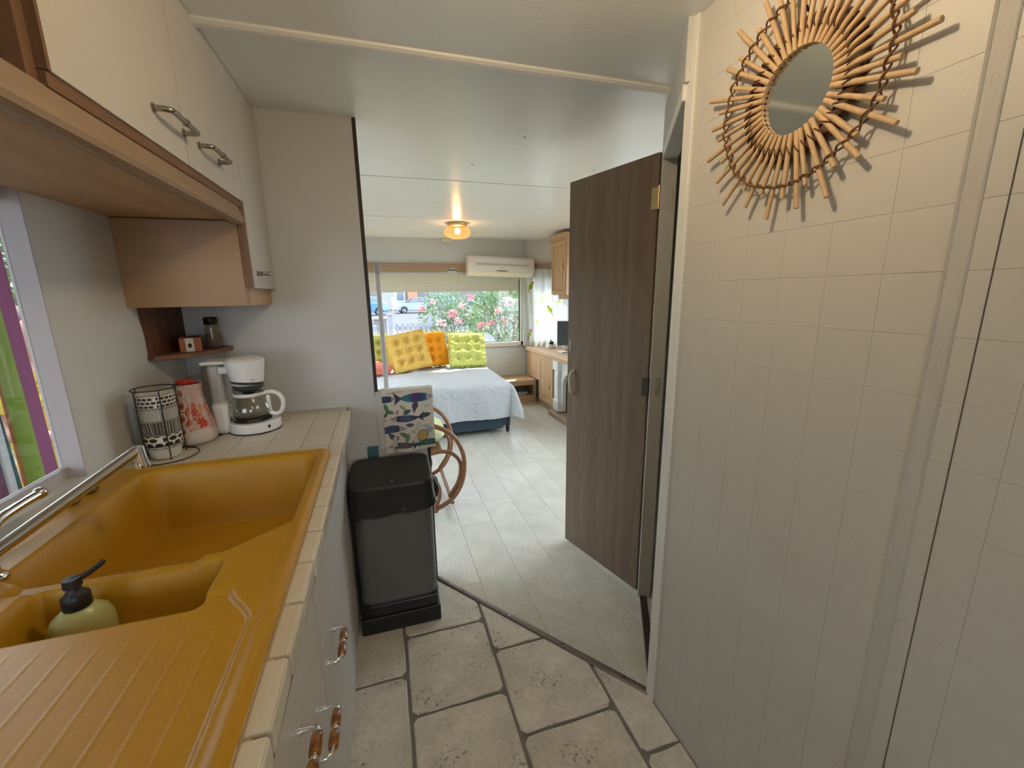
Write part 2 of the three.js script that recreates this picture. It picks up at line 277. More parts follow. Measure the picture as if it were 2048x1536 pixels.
// diagonal doorway: post, head, wall above it
{
  const a = new V3(0.822, 0, -1.035), b = new V3(1.105, 0, -1.505), d = b.clone().sub(a), L = d.length(), ang = -Math.atan2(d.z, d.x);
  const at = (g) => g.rotateY(ang).translate(a.x, 0, a.z);
  structure('wall_over_door', at(uvm(BB(-0.02, L, 1.925, H, -0.025, 0.025))), M.wall);
  const fr = structGroup('trim_3');
  mesh('post', at(BB(L - 0.055, L, -0.004, 1.925, -0.028, 0.028, 0.003)), std({ color: rgb(0.50, 0.485, 0.45), roughness: 0.5 }), fr);
  mesh('head', at(BB(-0.01, L - 0.055, 1.885, 1.925, -0.028, 0.028, 0.003)), M.trimWhite, fr);
  for (const y of [1.75, 1.02]) mesh('strike_plate', at(BB(L - 0.0565, L - 0.054, y - 0.045, y + 0.03, -0.006, 0.016, 0.001)), std({ color: rgb(0.42, 0.40, 0.36), roughness: 0.5, metalness: 0.3 }), fr);
  // door leaf, hinged at the post and swung into the far room
  const hx = 1.060, hz = -1.492, fx = 0.918, fz = -2.0, W = Math.hypot(hx - fx, hz - fz), da = -Math.atan2(hz - fz, hx - fx);
  const door = structGroup('door_1'); door.position.set(fx, 0, fz); door.rotation.y = da;
  mesh('leaf', uvm(BB(0, W - 0.006, 0.012, 1.918, -0.03, 0, 0.0015, 1), 'y', 0.11), M.door, door);
  for (const y of [1.755, 1.0]) mesh('hinge', [BB(W - 0.034, W + 0.006, y - 0.04, y + 0.04, 0, 0.0025, 0.001), cyl(0.005, 0.005, 0.085, W + 0.002, y, 0.003, 12), BB(W, W + 0.018, y - 0.022, y + 0.022, -0.002, 0.001)], y > 1.5 ? M.brass : std({ color: rgb(0.06, 0.055, 0.05), metalness: 0.6, roughness: 0.5 }), door);
  mesh('handle', [tube([[0.055, 1.005, 0.001], [0.055, 1.0, 0.016], [0.055, 0.985, 0.026], [0.055, 0.945, 0.03], [0.055, 0.905, 0.026], [0.055, 0.89, 0.016], [0.055, 0.885, 0.001]], 0.0085, 30, 10)], std({ color: rgb(0.50, 0.45, 0.38), roughness: 0.45 }), door);
  mesh('latch_plate', [BB(0.012, 0.028, 1.10, 1.165, 0, 0.0015, 0.0005)], std({ color: rgb(0.33, 0.29, 0.25), metalness: 0.5, roughness: 0.45 }), door);
  for (const y of [1.108, 1.157]) mesh('screw', cyl(0.003, 0.003, 0.0012, 0, 0, 0, 10).rotateX(PI / 2).translate(0.02, y, 0.0018), M.chrome, door);
}
// windows
{
  const w = structGroup('window_1'); // wide window at the far end
  const fm = std({ color: rgb(0.66, 0.64, 0.55), roughness: 0.45 });
  mesh('frame', [BB(-0.60, 1.84, 0.715, 0.762, ZB - 0.05, ZB + 0.012, 0.003), BB(1.785, 1.845, 0.715, 1.66, ZB - 0.05, ZB + 0.012, 0.004), BB(-0.62, -0.57, 0.715, 1.66, ZB - 0.05, ZB + 0.012, 0.004), BB(1.845, 1.868, 0.72, 1.64, ZB - 0.02, ZB + 0.02, 0.004)], fm, w);
  mesh('seal', [BB(1.772, 1.786, 0.762, 1.62, ZB - 0.035, ZB - 0.018), BB(-0.57, 1.786, 0.758, 0.772, ZB - 0.035, ZB - 0.018)], M.black, w);
  mesh('pane', BB(-0.57, 1.772, 0.772, 1.62, ZB - 0.032, ZB - 0.029), M.glass, w);
  const k = structGroup('window_2'); // kitchen window
  mesh('frame', [BB(XL - 0.045, XL - 0.03, 0.972, 1.0, -1.24, -0.12), BB(XL - 0.045, XL - 0.03, 0.972, 1.64, -0.15, -0.12), BB(XL - 0.045, XL - 0.03, 1.61, 1.64, -1.24, -0.12)], std({ color: rgb(0.50, 0.47, 0.47), roughness: 0.5 }), k);
  mesh('lining', BB(XL - 0.044, XL + 0.003, 0.972, 1.64, -1.2405, -1.236), std({ color: rgb(0.52, 0.46, 0.46), roughness: 0.55 }), k);
  mesh('pane', BB(XL - 0.039, XL - 0.037, 1.0, 1.61, -1.236, -0.15), M.glass, k);
  const l = structGroup('window_3'); // living room side window
  mesh('frame', [BB(XL - 0.045, XL - 0.01, 0.40, 0.44, -5.05, -2.1), BB(XL - 0.045, XL - 0.01, 1.81, 1.85, -5.05, -2.1), BB(XL - 0.045, XL - 0.01, 0.44, 1.81, -5.05, -5.01), BB(XL - 0.045, XL - 0.01, 0.44, 1.81, -2.14, -2.1), BB(XL - 0.045, XL - 0.01, 0.44, 1.81, -3.6, -3.55)], fm, l);
  mesh('pane', BB(XL - 0.032, XL - 0.029, 0.44, 1.81, -5.01, -2.14), M.glass, l);
  const r = structGroup('window_4');
  mesh('frame', [BB(XF + 0.01, XF + 0.05, 0.3, 0.34, -4.2, -1.75), BB(XF + 0.01, XF + 0.05, 1.81, 1.85, -4.2, -1.75), BB(XF + 0.01, XF + 0.05, 0.34, 1.81, -4.2, -4.16), BB(XF + 0.01, XF + 0.05, 0.34, 1.81, -1.79, -1.75)], fm, r);
  mesh('pane', BB(XF + 0.03, XF + 0.033, 0.34, 1.81, -4.16, -1.79), M.glass, r);
  const kf = structGroup('window_6'); // behind the camera
  mesh('frame', [BB(-0.25, 0.5, 0.95, 0.98, ZK + 0.01, ZK + 0.05), BB(-0.25, 0.5, 1.72, 1.75, ZK + 0.01, ZK + 0.05), BB(-0.25, -0.22, 0.98, 1.72, ZK + 0.01, ZK + 0.05), BB(0.47, 0.5, 0.98, 1.72, ZK + 0.01, ZK + 0.05)], fm, kf);
  mesh('pane', BB(-0.22, 0.47, 0.98, 1.72, ZK + 0.03, ZK + 0.033), M.glass, kf);
  const c = structGroup('window_5'); // behind the curtain in the chamfered corner
  mesh('frame', [BB(0.09, 0.73, 0.74, 0.80, -0.05, 0.01), BB(0.09, 0.73, 1.60, 1.66, -0.05, 0.01), BB(0.07, 0.13, 0.74, 1.66, -0.05, 0.01), BB(0.69, 0.75, 0.74, 1.66, -0.05, 0.01)].map(onCh), fm, c);
  mesh('pane', onCh(BB(0.13, 0.69, 0.80, 1.60, -0.03, -0.027)), M.glass, c);
}
// wooden beam round the far end, roller shutter, sill
{
  const bm = structGroup('trim_4');
  mesh('beam', [uvm(BB(XL, 0.83, 1.672, 1.772, ZB, ZB + 0.035, 0.003), 'x'), uvm(BB(0.83, 0.955, 1.715, 1.772, ZB, ZB + 0.035, 0.003), 'x'), uvm(BB(0.955, 1.88, 1.672, 1.772, ZB, ZB + 0.035, 0.003), 'x')], M.beech, bm);
  mesh('beam', onCh(uvm(BB(0.0, chL - 0.02, 1.685, 1.772, 0.0, 0.035, 0.003), 'x')), M.beech, bm);
  mesh('lip', uvm(BB(XL, 1.9, 1.766, 1.776, ZB, ZB + 0.042, 0.002), 'x'), M.beech, bm);
  mesh('sill', uvm(BB(-0.62, 1.86, 0.700, 0.716, ZB - 0.01, ZB + 0.045, 0.004), 'x'), M.beech, bm);
}

// ---------------------------------------------------------------- kitchen: base units, tiled worktop, sink
// bow handle with two amber barrels, along local z, feet at z = +-l/2, standing off +x
function bowHandle(parent, x, y, z, l, barrels, mat = M.chrome) {
  const h = new THREE.Group(); h.name = 'handle'; h.position.set(x, y, z); parent.add(h);
  const m = l / 2, o = 0.030;
  mesh('bow', [cyl(0.009, 0.009, 0.003, 0, 0, 0, 16).rotateZ(PI / 2).translate(0.0015, 0, m), cyl(0.009, 0.009, 0.003, 0, 0, 0, 16).rotateZ(PI / 2).translate(0.0015, 0, -m),
    tube([[0, 0, m], [o * 0.6, 0, m], [o * 0.95, 0, m - 0.006], [o, 0, m - 0.02], [o, 0, 0], [o, 0, -m + 0.02], [o * 0.95, 0, -m + 0.006], [o * 0.6, 0, -m], [0, 0, -m]], 0.0058, 60, 10),
    new THREE.SphereGeometry(0.008, 12, 8).translate(o, 0, 0)], mat, h);
  if (barrels) { const L = (l - 0.036) / 2; for (const s of [-1, 1]) mesh('barrel', lathe([[0.001, -L / 2], [0.0085, -L / 2], [0.0102, -L / 3], [0.0106, 0], [0.0102, L / 3], [0.0085, L / 2], [0.001, L / 2]], 16).rotateX(PI / 2).translate(o, 0, s * (L / 2 + 0.004)), barrels, h); }
  return h;
}
const amber = phy({ map: dataTex(128, 128, (u, v) => { const t = clamp(0.5 + 1.2 * tnoise(u, v, 5, 2, 4)); return [lerp(0.38, 0.82, t), lerp(0.20, 0.55, t), lerp(0.05, 0.19, t)]; }, true, 1), roughness: 0.22, clearcoat: 0.7 });
const FX = -0.188; // front of the base units
{
  const c1 = thing('base_cabinet', 'white base cabinet beside the pedal bin with one amber bow handle', 'cabinet', [0, 0, 0], 0, 'base cabinets');
  mesh('carcass', [BB(XL + 0.004, FX - 0.02, 0.03, 0.046, ZP + 0.002, -0.892), BB(XL + 0.004, FX - 0.02, 0.046, 0.838, ZP + 0.002, ZP + 0.018), BB(XL + 0.004, XL + 0.012, 0.046, 0.838, ZP + 0.018, -0.892)], M.melamine, c1);
  mesh('plinth', BB(FX - 0.03, FX - 0.018, 0, 0.03, ZP, -0.892), M.white, c1);
  mesh('fixed_panel', uvm(BB(FX - 0.018, FX, 0.606, 0.836, ZP + 0.002, -0.8925, 0.0015, 1)), M.melamine, c1);
  mesh('batten', uvm(BB(FX - 0.016, FX - 0.002, 0.6, 0.606, ZP, -0.8925), 'z'), M.chipWood, c1);
  const d1 = mesh('door', uvm(BB(FX - 0.018, FX, 0.028, 0.6, -1.40, -0.894, 0.0015, 1)), M.melamine, c1); bowHandle(d1, FX, 0.523, -1.012, 0.112, amber);
  mesh('door', uvm(BB(FX - 0.018, FX, 0.028, 0.6, ZP + 0.002, -1.404, 0.0015, 1)), M.melamine, c1);
  const c2 = thing('base_cabinet', 'white base cabinet nearest the camera with drawer and door', 'cabinet', [0, 0, 0], 0, 'base cabinets');
  mesh('carcass', [BB(XL + 0.004, FX - 0.02, 0.03, 0.046, -0.889, 0.62), BB(XL + 0.004, FX - 0.02, 0.046, 0.838, 0.604, 0.62), BB(XL + 0.004, XL + 0.012, 0.046, 0.838, -0.889, 0.604)], M.melamine, c2);
  mesh('plinth', BB(FX - 0.03, FX - 0.018, 0, 0.03, -0.889, 0.62), M.white, c2);
  const w = mesh('drawer', uvm(BB(FX - 0.018, FX, 0.586, 0.836, -0.8885, -0.33, 0.0015, 1)), M.melamine, c2); bowHandle(w, FX, 0.667, -0.608, 0.115, amber);
  const d2 = mesh('door', uvm(BB(FX - 0.018, FX, 0.028, 0.583, -0.8885, -0.33, 0.0015, 1)), M.melamine, c2); bowHandle(d2, FX, 0.508, -0.792, 0.112, amber);
  mesh('door', uvm(BB(FX - 0.018, FX, 0.028, 0.836, -0.327, 0.3, 0.0015, 1)), M.melamine, c2);
  mesh('door', uvm(BB(FX - 0.018, FX, 0.028, 0.836, 0.303, 0.62, 0.0015, 1)), M.melamine, c2);
}
const SK = { x0: -0.715, x1: -0.181, z0: -1.337, z1: -0.10 }; // sink outline
{
  const w = thing('countertop', 'tiled worktop with cream square tiles and brown wooden edge', 'countertop');
  mesh('core', [uvm(BB(XL, -0.168, 0.84, 0.9225, ZP, SK.z0 + 0.02), 'z'), uvm(BB(SK.x1 - 0.012, -0.168, 0.84, 0.9225, SK.z0 + 0.02, SK.z1 - 0.02), 'z'), uvm(BB(XL, -0.168, 0.84, 0.9225, SK.z1 - 0.02, 0.62), 'z')], M.chipWood, w);
  const tm = [0, 1, 2].map((k) => phy({ color: [rgb(0.68, 0.61, 0.49), rgb(0.70, 0.64, 0.53), rgb(0.65, 0.58, 0.46)][k], roughness: 0.22, bumpMap: peelBump, bumpScale: 0.0006 }));
  const put = (x0, x1, z0, z1) => { const g = 0.0016, wd = x1 - x0 - 2 * g, d = z1 - z0 - 2 * g; if (wd < 0.01 || d < 0.01) return; const m = mesh('tile', uvm(B(wd, 0.009, d, 0, 0, 0, 0.0022)), tm[Math.floor(rnd() * 3)], w); m.position.set((x0 + x1) / 2, 0.9268 + rr(-0.0004, 0.0004), (z0 + z1) / 2); };
  mesh('grout', [BB(XL, -0.17, 0.921, 0.9285, ZP, SK.z0 + 0.02), BB(XL, -0.17, 0.921, 0.9285, SK.z1 - 0.02, 0.62), BB(SK.x1 - 0.012, -0.17, 0.921, 0.9285, SK.z0 + 0.02, SK.z1 - 0.02)], std({ color: rgb(0.58, 0.52, 0.43), roughness: 0.8 }), w);
  const xs = [XL, -0.69, -0.586, -0.482, -0.380, -0.278, -0.191], zs = []; for (let k = 5; k > -14; k--) zs.push(-0.434 + k * 0.107 - 0.0);
  zs.sort((a, b) => a - b);
  for (let j = 0; j + 1 < zs.length; j++) {
    const za = Math.max(zs[j], ZP), zb = Math.min(zs[j + 1], 0.62); if (zb - za < 0.01) continue;
    for (let i = 0; i + 1 < xs.length; i++) {
      const back = Math.min(zb, SK.z0 + 0.004), front = Math.max(za, SK.z1);
      if (za < SK.z0) put(xs[i], xs[i + 1], za, back); else if (zb > SK.z1) put(xs[i], xs[i + 1], front, zb);
    }
    const m = mesh('edge_tile', uvm(B(0.042, 0.039, zb - za - 0.0025, 0, 0, 0, 0.006, 3)), tm[Math.floor(rnd() * 3)], w); m.position.set(-0.171 + rr(-0.0012, 0.0012), 0.9125 + rr(-0.001, 0.001), (za + zb) / 2); m.rotation.y = rr(-0.012, 0.012);
  }
}
{ // resin sink: one moulded sheet with a deep bowl, a small bowl and a ribbed drainer
  const s = thing('kitchen_sink', 'mustard resin sink with deep bowl, small bowl and ribbed drainer', 'sink');
  const nx = 230, nz = 440, pos = new Float32Array((nx + 1) * (nz + 1) * 3), idx = [];
  const rbox = (x, z, x0, x1, z0, z1, r) => { const qx = Math.abs(x - (x0 + x1) / 2) - (x1 - x0) / 2 + r, qz = Math.abs(z - (z0 + z1) / 2) - (z1 - z0) / 2 + r; return Math.hypot(Math.max(qx, 0), Math.max(qz, 0)) + Math.min(Math.max(qx, qz), 0) - r; };
  const RIM = 0.9465;
  const height = (x, z) => {
    const edge = -rbox(x, z, SK.x0, SK.x1, SK.z0, SK.z1, 0.028);
    let y = RIM - 0.0125 * (1 - sstep(0, 0.009, edge)) - 0.0035 * sstep(0.012, 0.03, edge);
    // main bowl with its front right corner cut away
    let dm = rbox(x, z, -0.645, -0.213, -1.303, -0.822, 0.055); dm = Math.max(dm, (x * 0.62 + z * 0.785) + 0.838); // diagonal front corner
    const wall = (d, w, depth, r) => depth * sstep(0.006, -w, d) + 0.006 * sstep(-w, -w - 0.1, d) * 1;
    // drainer recess: steps down inside an S-shaped line
    const xr = lerp(-0.262, -0.218, sstep(-0.70, -0.615, z)), dd = Math.max(x - xr, -0.70 - z, z + 0.16, -0.66 - x);
    y -= 0.0075 * sstep(0.004, -0.006, dd);
    const rib = Math.max(0, 1 - Math.abs(((x + 0.5 + 10) % 0.036) - 0.018) / 0.0024);
    if (z > -0.665 && x > -0.58 && x < -0.255) y += 0.0007 * rib * rib * (3 - 2 * rib) * sstep(-0.665, -0.60 - 0.35 * Math.max(0, -0.42 - x), z) * sstep(-0.2, -0.26, z) * sstep(-0.004, -0.012, dd);
    const ds = rbox(x, z, -0.572, -0.302, -0.794, -0.676, 0.012);
    const div = Math.max(-0.822 - z, z + 0.794, x + 0.35, -0.60 - x); // lowered ridge between the bowls
    y -= 0.010 * sstep(0.012, -0.004, div);
    y -= wall(dm, 0.045, 0.165) ; y -= wall(ds, 0.022, 0.095);
    return y;
  };
  for (let j = 0; j <= nz; j++) for (let i = 0; i <= nx; i++) { const x = lerp(SK.x0, SK.x1, i / nx), z = lerp(SK.z0, SK.z1, j / nz), k = 3 * (j * (nx + 1) + i); pos[k] = x; pos[k + 1] = height(x, z); pos[k + 2] = z; }
  for (let j = 0; j < nz; j++) for (let i = 0; i < nx; i++) { const a = j * (nx + 1) + i, b = a + 1, c = a + nx + 1, d = c + 1; idx.push(a, c, b, b, c, d); }
  const g = new THREE.BufferGeometry(); g.setAttribute('position', new THREE.BufferAttribute(pos, 3)); g.setIndex(idx); g.computeVertexNormals(); uvm(g, 'z');
  const resin = phy({ map: dataTex(256, 256, (u, v) => { const t = 1 + 0.05 * tnoise(u, v, 4, 1, 4) + 0.05 * N(u * 100, v * 100, 2); return [0.735 * t, 0.55 * t, 0.15 * t]; }, true, 0.4), roughness: 0.4, specularIntensity: 0.6 });
  mesh('moulding', g, resin, s);
  mesh('waste', [cyl(0.032, 0.03, 0.006, -0.43, 0.9465 - 0.168, -1.06, 24), new THREE.TorusGeometry(0.032, 0.004, 8, 24).rotateX(PI / 2).translate(-0.43, 0.9465 - 0.165, -1.06)], M.chrome, s);
  mesh('sealant', [BB(SK.x1 + 0.0005, SK.x1 + 0.004, 0.926, 0.9335, SK.z0 + 0.02, SK.z1 - 0.02, 0.0015)], std({ color: rgb(0.42, 0.30, 0.16), roughness: 0.7 }), s);
}
{ // mixer tap on the sink's rear ledge
  const t = thing('mixer_tap', 'chrome mixer tap with long slanted spout over the sink', 'tap', [-0.662, 0.9425, -0.845]);
  mesh('base', lathe([[0.001, 0], [0.028, 0], [0.027, 0.006], [0.02, 0.012], [0.019, 0.045], [0.013, 0.055], [0.001, 0.058]], 28), M.chrome, t);
  mesh('spout', [rod([0, 0.035, 0], [0.157, 0.150, -0.172], 0.0115, 20, 0.0105), new THREE.SphereGeometry(0.0115, 16, 12).translate(0, 0.035, 0)], M.chrome, t);
  mesh('nozzle', [rod([0.157, 0.156, -0.172], [0.160, 0.118, -0.174], 0.0112, 20), rod([0.160, 0.120, -0.174], [0.1605, 0.112, -0.1745], 0.0125, 20)], M.chrome, t);
  mesh('lever', [tube([[0.0, 0.05, -0.01], [-0.012, 0.075, -0.06], [-0.012, 0.082, -0.11], [-0.008, 0.085, -0.16]], 0.009, 24, 12), new THREE.SphereGeometry(0.012, 16, 12).translate(-0.008, 0.085, -0.16)], M.chrome, t);
}
for (const [x, z, r, l] of [[-0.704, -1.195, 0.017, 'dark brown glossy pebble on the ledge nearest the window corner'], [-0.704, -1.135, 0.014, 'dark brown glossy pebble on the ledge nearer the tap lever']])
  one('pebble', l, 'pebble', new THREE.SphereGeometry(1, 20, 14).scale(r * 1.0, r * 0.62, r * 1.5), phy({ color: rgb(0.10, 0.05, 0.025), roughness: 0.2 }), [x, 0.9425 + r * 0.6, z], 0.4, 'brown pebbles on the sink ledge');
{ // soap bottle
  const b = thing('soap_bottle', 'pale green pump soap bottle standing in the small sink bowl', 'bottle', [-0.492, 0.8455, -0.752], 0.5); b.scale.set(0.84, 0.95, 0.84);
  const g = lathe([[0.001, 0], [0.040, 0], [0.046, 0.006], [0.048, 0.035], [0.047, 0.055], [0.040, 0.072], [0.025, 0.083], [0.017, 0.086], [0.001, 0.087]], 40).scale(1, 1, 0.8);
  mesh('body', g, phy({ color: rgb(0.62, 0.60, 0.24), roughness: 0.25, transmission: 0.25, thickness: 0.05, attenuationColor: rgb(0.6, 0.62, 0.2), attenuationDistance: 0.05 }), b);
  mesh('collar', lathe([[0.001, 0.086], [0.021, 0.086], [0.021, 0.106], [0.014, 0.112], [0.010, 0.118], [0.010, 0.124], [0.001, 0.124]], 28), M.black, b);
  mesh('pump', [cyl(0.014, 0.013, 0.014, 0, 0.130, 0, 20), tube([[0, 0.133, 0], [0.02, 0.134, -0.004], [0.036, 0.139, -0.010], [0.046, 0.143, -0.016]], 0.0048, 20, 8)], M.black, b);
}
// ---------------------------------------------------------------- wall units over the counter
{
  const XF0 = -0.405, XD = -0.389;
  const c = thing('wall_cabinet', 'cream wall cabinet with two lift-up doors above the sink', 'cabinet');
  mesh('carcass', [BB(XL, XF0, 1.692, H, -1.60, -0.765)], M.melamine, c);
  mesh('end_edge', uvm(BB(XL, XF0 + 0.004, 1.668, H, -0.765, -0.745)), M.chipWood, c);
  mesh('end_lipping', uvm(BB(XD - 0.05, XD + 0.0008, 1.6915, H, -0.7715, -0.7645)), M.chipWood, c);
  mesh('bottom_edge', uvm(BB(XF0 - 0.01, XD - 0.003, 1.672, 1.6905, -1.60, -0.765), 'z'), M.chipWood, c);
  for (const [z0, z1, hz] of [[-1.198, -0.772, -1.127], [-1.602, -1.2015, -1.345]]) { const d = mesh('door', uvm(BB(XF0 + 0.001, XD, 1.692, H - 0.002, z0, z1, 0.0015, 1), 'z'), M.melamine, c); bowHandle(d, XD, 1.757, hz, 0.135, null, M.nickel); }
  // pelmet: deep board under the doors with a rounded lip
  const p = thing('pelmet', 'wooden pelmet with rounded lip running under the wall cabinet', 'pelmet');
  mesh('board', uvm(BB(XL, XD - 0.012, 1.632, 1.672, -1.562, 0.35), 'z'), M.oak, p);
  mesh('fascia', uvm(extrude([[XD - 0.016, 1.672], [XD - 0.006, 1.672], [XD + 0.004, 1.64], [XD + 0.008, 1.63], [XD + 0.004, 1.622], [XD - 0.008, 1.6185], [XD - 0.03, 1.622], [XD - 0.03, 1.633], [XD - 0.016, 1.633]], 1.905, 0.0008, 1).translate(0, 0, -1.555), 'z'), M.beech, p);
  // tall unit in the corner
  const t = thing('wall_cabinet', 'tall narrow cream wall cabinet in the corner with wooden side panel', 'cabinet');
  mesh('carcass', uvm(BB(XL, XF0 - 0.003, 1.372, H, -1.893, -1.606), 'x'), M.oak, t);
  mesh('side_panel', uvm(BB(XL, XF0 - 0.004, 1.372, 1.63, -1.606, -1.566, 0.001, 1), 'x'), std({ map: woodTex([0.62, 0.49, 0.35], [0.70, 0.57, 0.42], 10, 0.5, 0.8), roughness: 0.5 }), t);
  mesh('front_edge', uvm(BB(XF0 - 0.006, XD - 0.004, 1.43, 1.69, -1.606, -1.570)), M.chipWood, t);
  const d = mesh('door', uvm(BB(XF0 + 0.001, XD, 1.428, H - 0.002, -1.892, -1.6055, 0.0015, 1)), M.melamine, t); bowHandle(d, XD, 1.477, -1.672, 0.04, null, M.nickel);
}
{ // small corner shelf with a tea box and a jar
  const s = thing('corner_shelf', 'small brown wooden corner shelf under the tall wall cabinet', 'shelf');
  mesh('side', uvm(extrude([[0, 1.372], [0.275, 1.372], [0.272, 1.33], [0.262, 1.29], [0.262, 1.23], [0.27, 1.205], [0, 1.205]], 0.014, 0.001, 1).rotateY(-PI / 2).translate(XL + 0.014, 0, ZP), 'y'), M.shelfWood, s);
  const q = new THREE.Shape(); q.moveTo(0.014, 0.002); q.lineTo(0.165, 0.002); q.lineTo(0.165, 0.045); q.quadraticCurveTo(0.15, 0.2, 0.075, 0.245); q.lineTo(0.014, 0.262); q.closePath();
  mesh('board', uvm(extrude(new THREE.Shape(q.getPoints(10).map((p) => new THREE.Vector2(p.x, -p.y))), 0.016, 0.0015, 1).rotateX(-PI / 2).translate(XL, 1.2, ZP), 'x'), M.chipWood, s);
  const kraft = canvasTex(256, 128, (c, w, h) => { c.fillStyle = '#a5623e'; c.fillRect(0, 0, w, h); c.fillStyle = '#d9d3c6'; c.fillRect(70, 0, 96, h); c.fillStyle = '#2a1b16'; c.beginPath(); for (let k = 0; k < 5; k++) { const a = -PI / 2 + k * 2 * PI / 5; c.lineTo(118 + 26 * Math.cos(a), 70 + 26 * Math.sin(a)); } c.fill(); });
  const scrip = canvasTex(256, 128, (c, w, h) => { c.fillStyle = '#4a443b'; c.fillRect(0, 0, w, h); c.strokeStyle = '#d8d0be'; c.lineWidth = 6; seed = 44; for (let k = 0; k < 16; k++) { c.beginPath(); const x = 8 + k * 16; c.moveTo(x, 20 + rr(0, 40)); c.bezierCurveTo(x + 14, 10 + rr(0, 60), x - 12, 60 + rr(0, 40), x + rr(-6, 12), 116); c.stroke(); } });
  const bx = thing('tea_box', 'small brown card box with white band on the corner shelf', 'box', [-0.652, 1.2162, -1.752], 0.32);
  const card = std({ color: rgb(0.33, 0.15, 0.07), roughness: 0.7 }), bg = new THREE.BoxGeometry(0.062, 0.046, 0.115).translate(0, 0.023, -0.03);
  const bm = new THREE.Mesh(bg, [std({ map: scrip, roughness: 0.7 }), card, card, card, std({ map: kraft, roughness: 0.7 }), card]); bm.name = 'carton'; shade(bm); bx.add(bm);
  mesh('lid_flap', BB(-0.031, 0.031, 0.046, 0.0468, -0.087, 0.027), card, bx);
  const j = thing('spice_jar', 'small glass jar with black lid behind the tea box', 'jar', [-0.612, 1.2162, -1.842]);
  mesh('glass', lathe([[0.001, 0], [0.022, 0], [0.024, 0.004], [0.024, 0.07], [0.019, 0.08], [0.019, 0.09]], 24), phy({ color: rgb(0.8, 0.75, 0.65), transmission: 0.9, roughness: 0.08, thickness: 0 }), j);
  mesh('lid', lathe([[0.001, 0.085], [0.022, 0.085], [0.022, 0.106], [0.019, 0.112], [0.001, 0.113]], 24), M.black, j);
  mesh('contents', lathe([[0.001, 0.003], [0.0215, 0.003], [0.0215, 0.05], [0.001, 0.052]], 20), std({ color: rgb(0.25, 0.12, 0.06), roughness: 0.9 }), j);
}

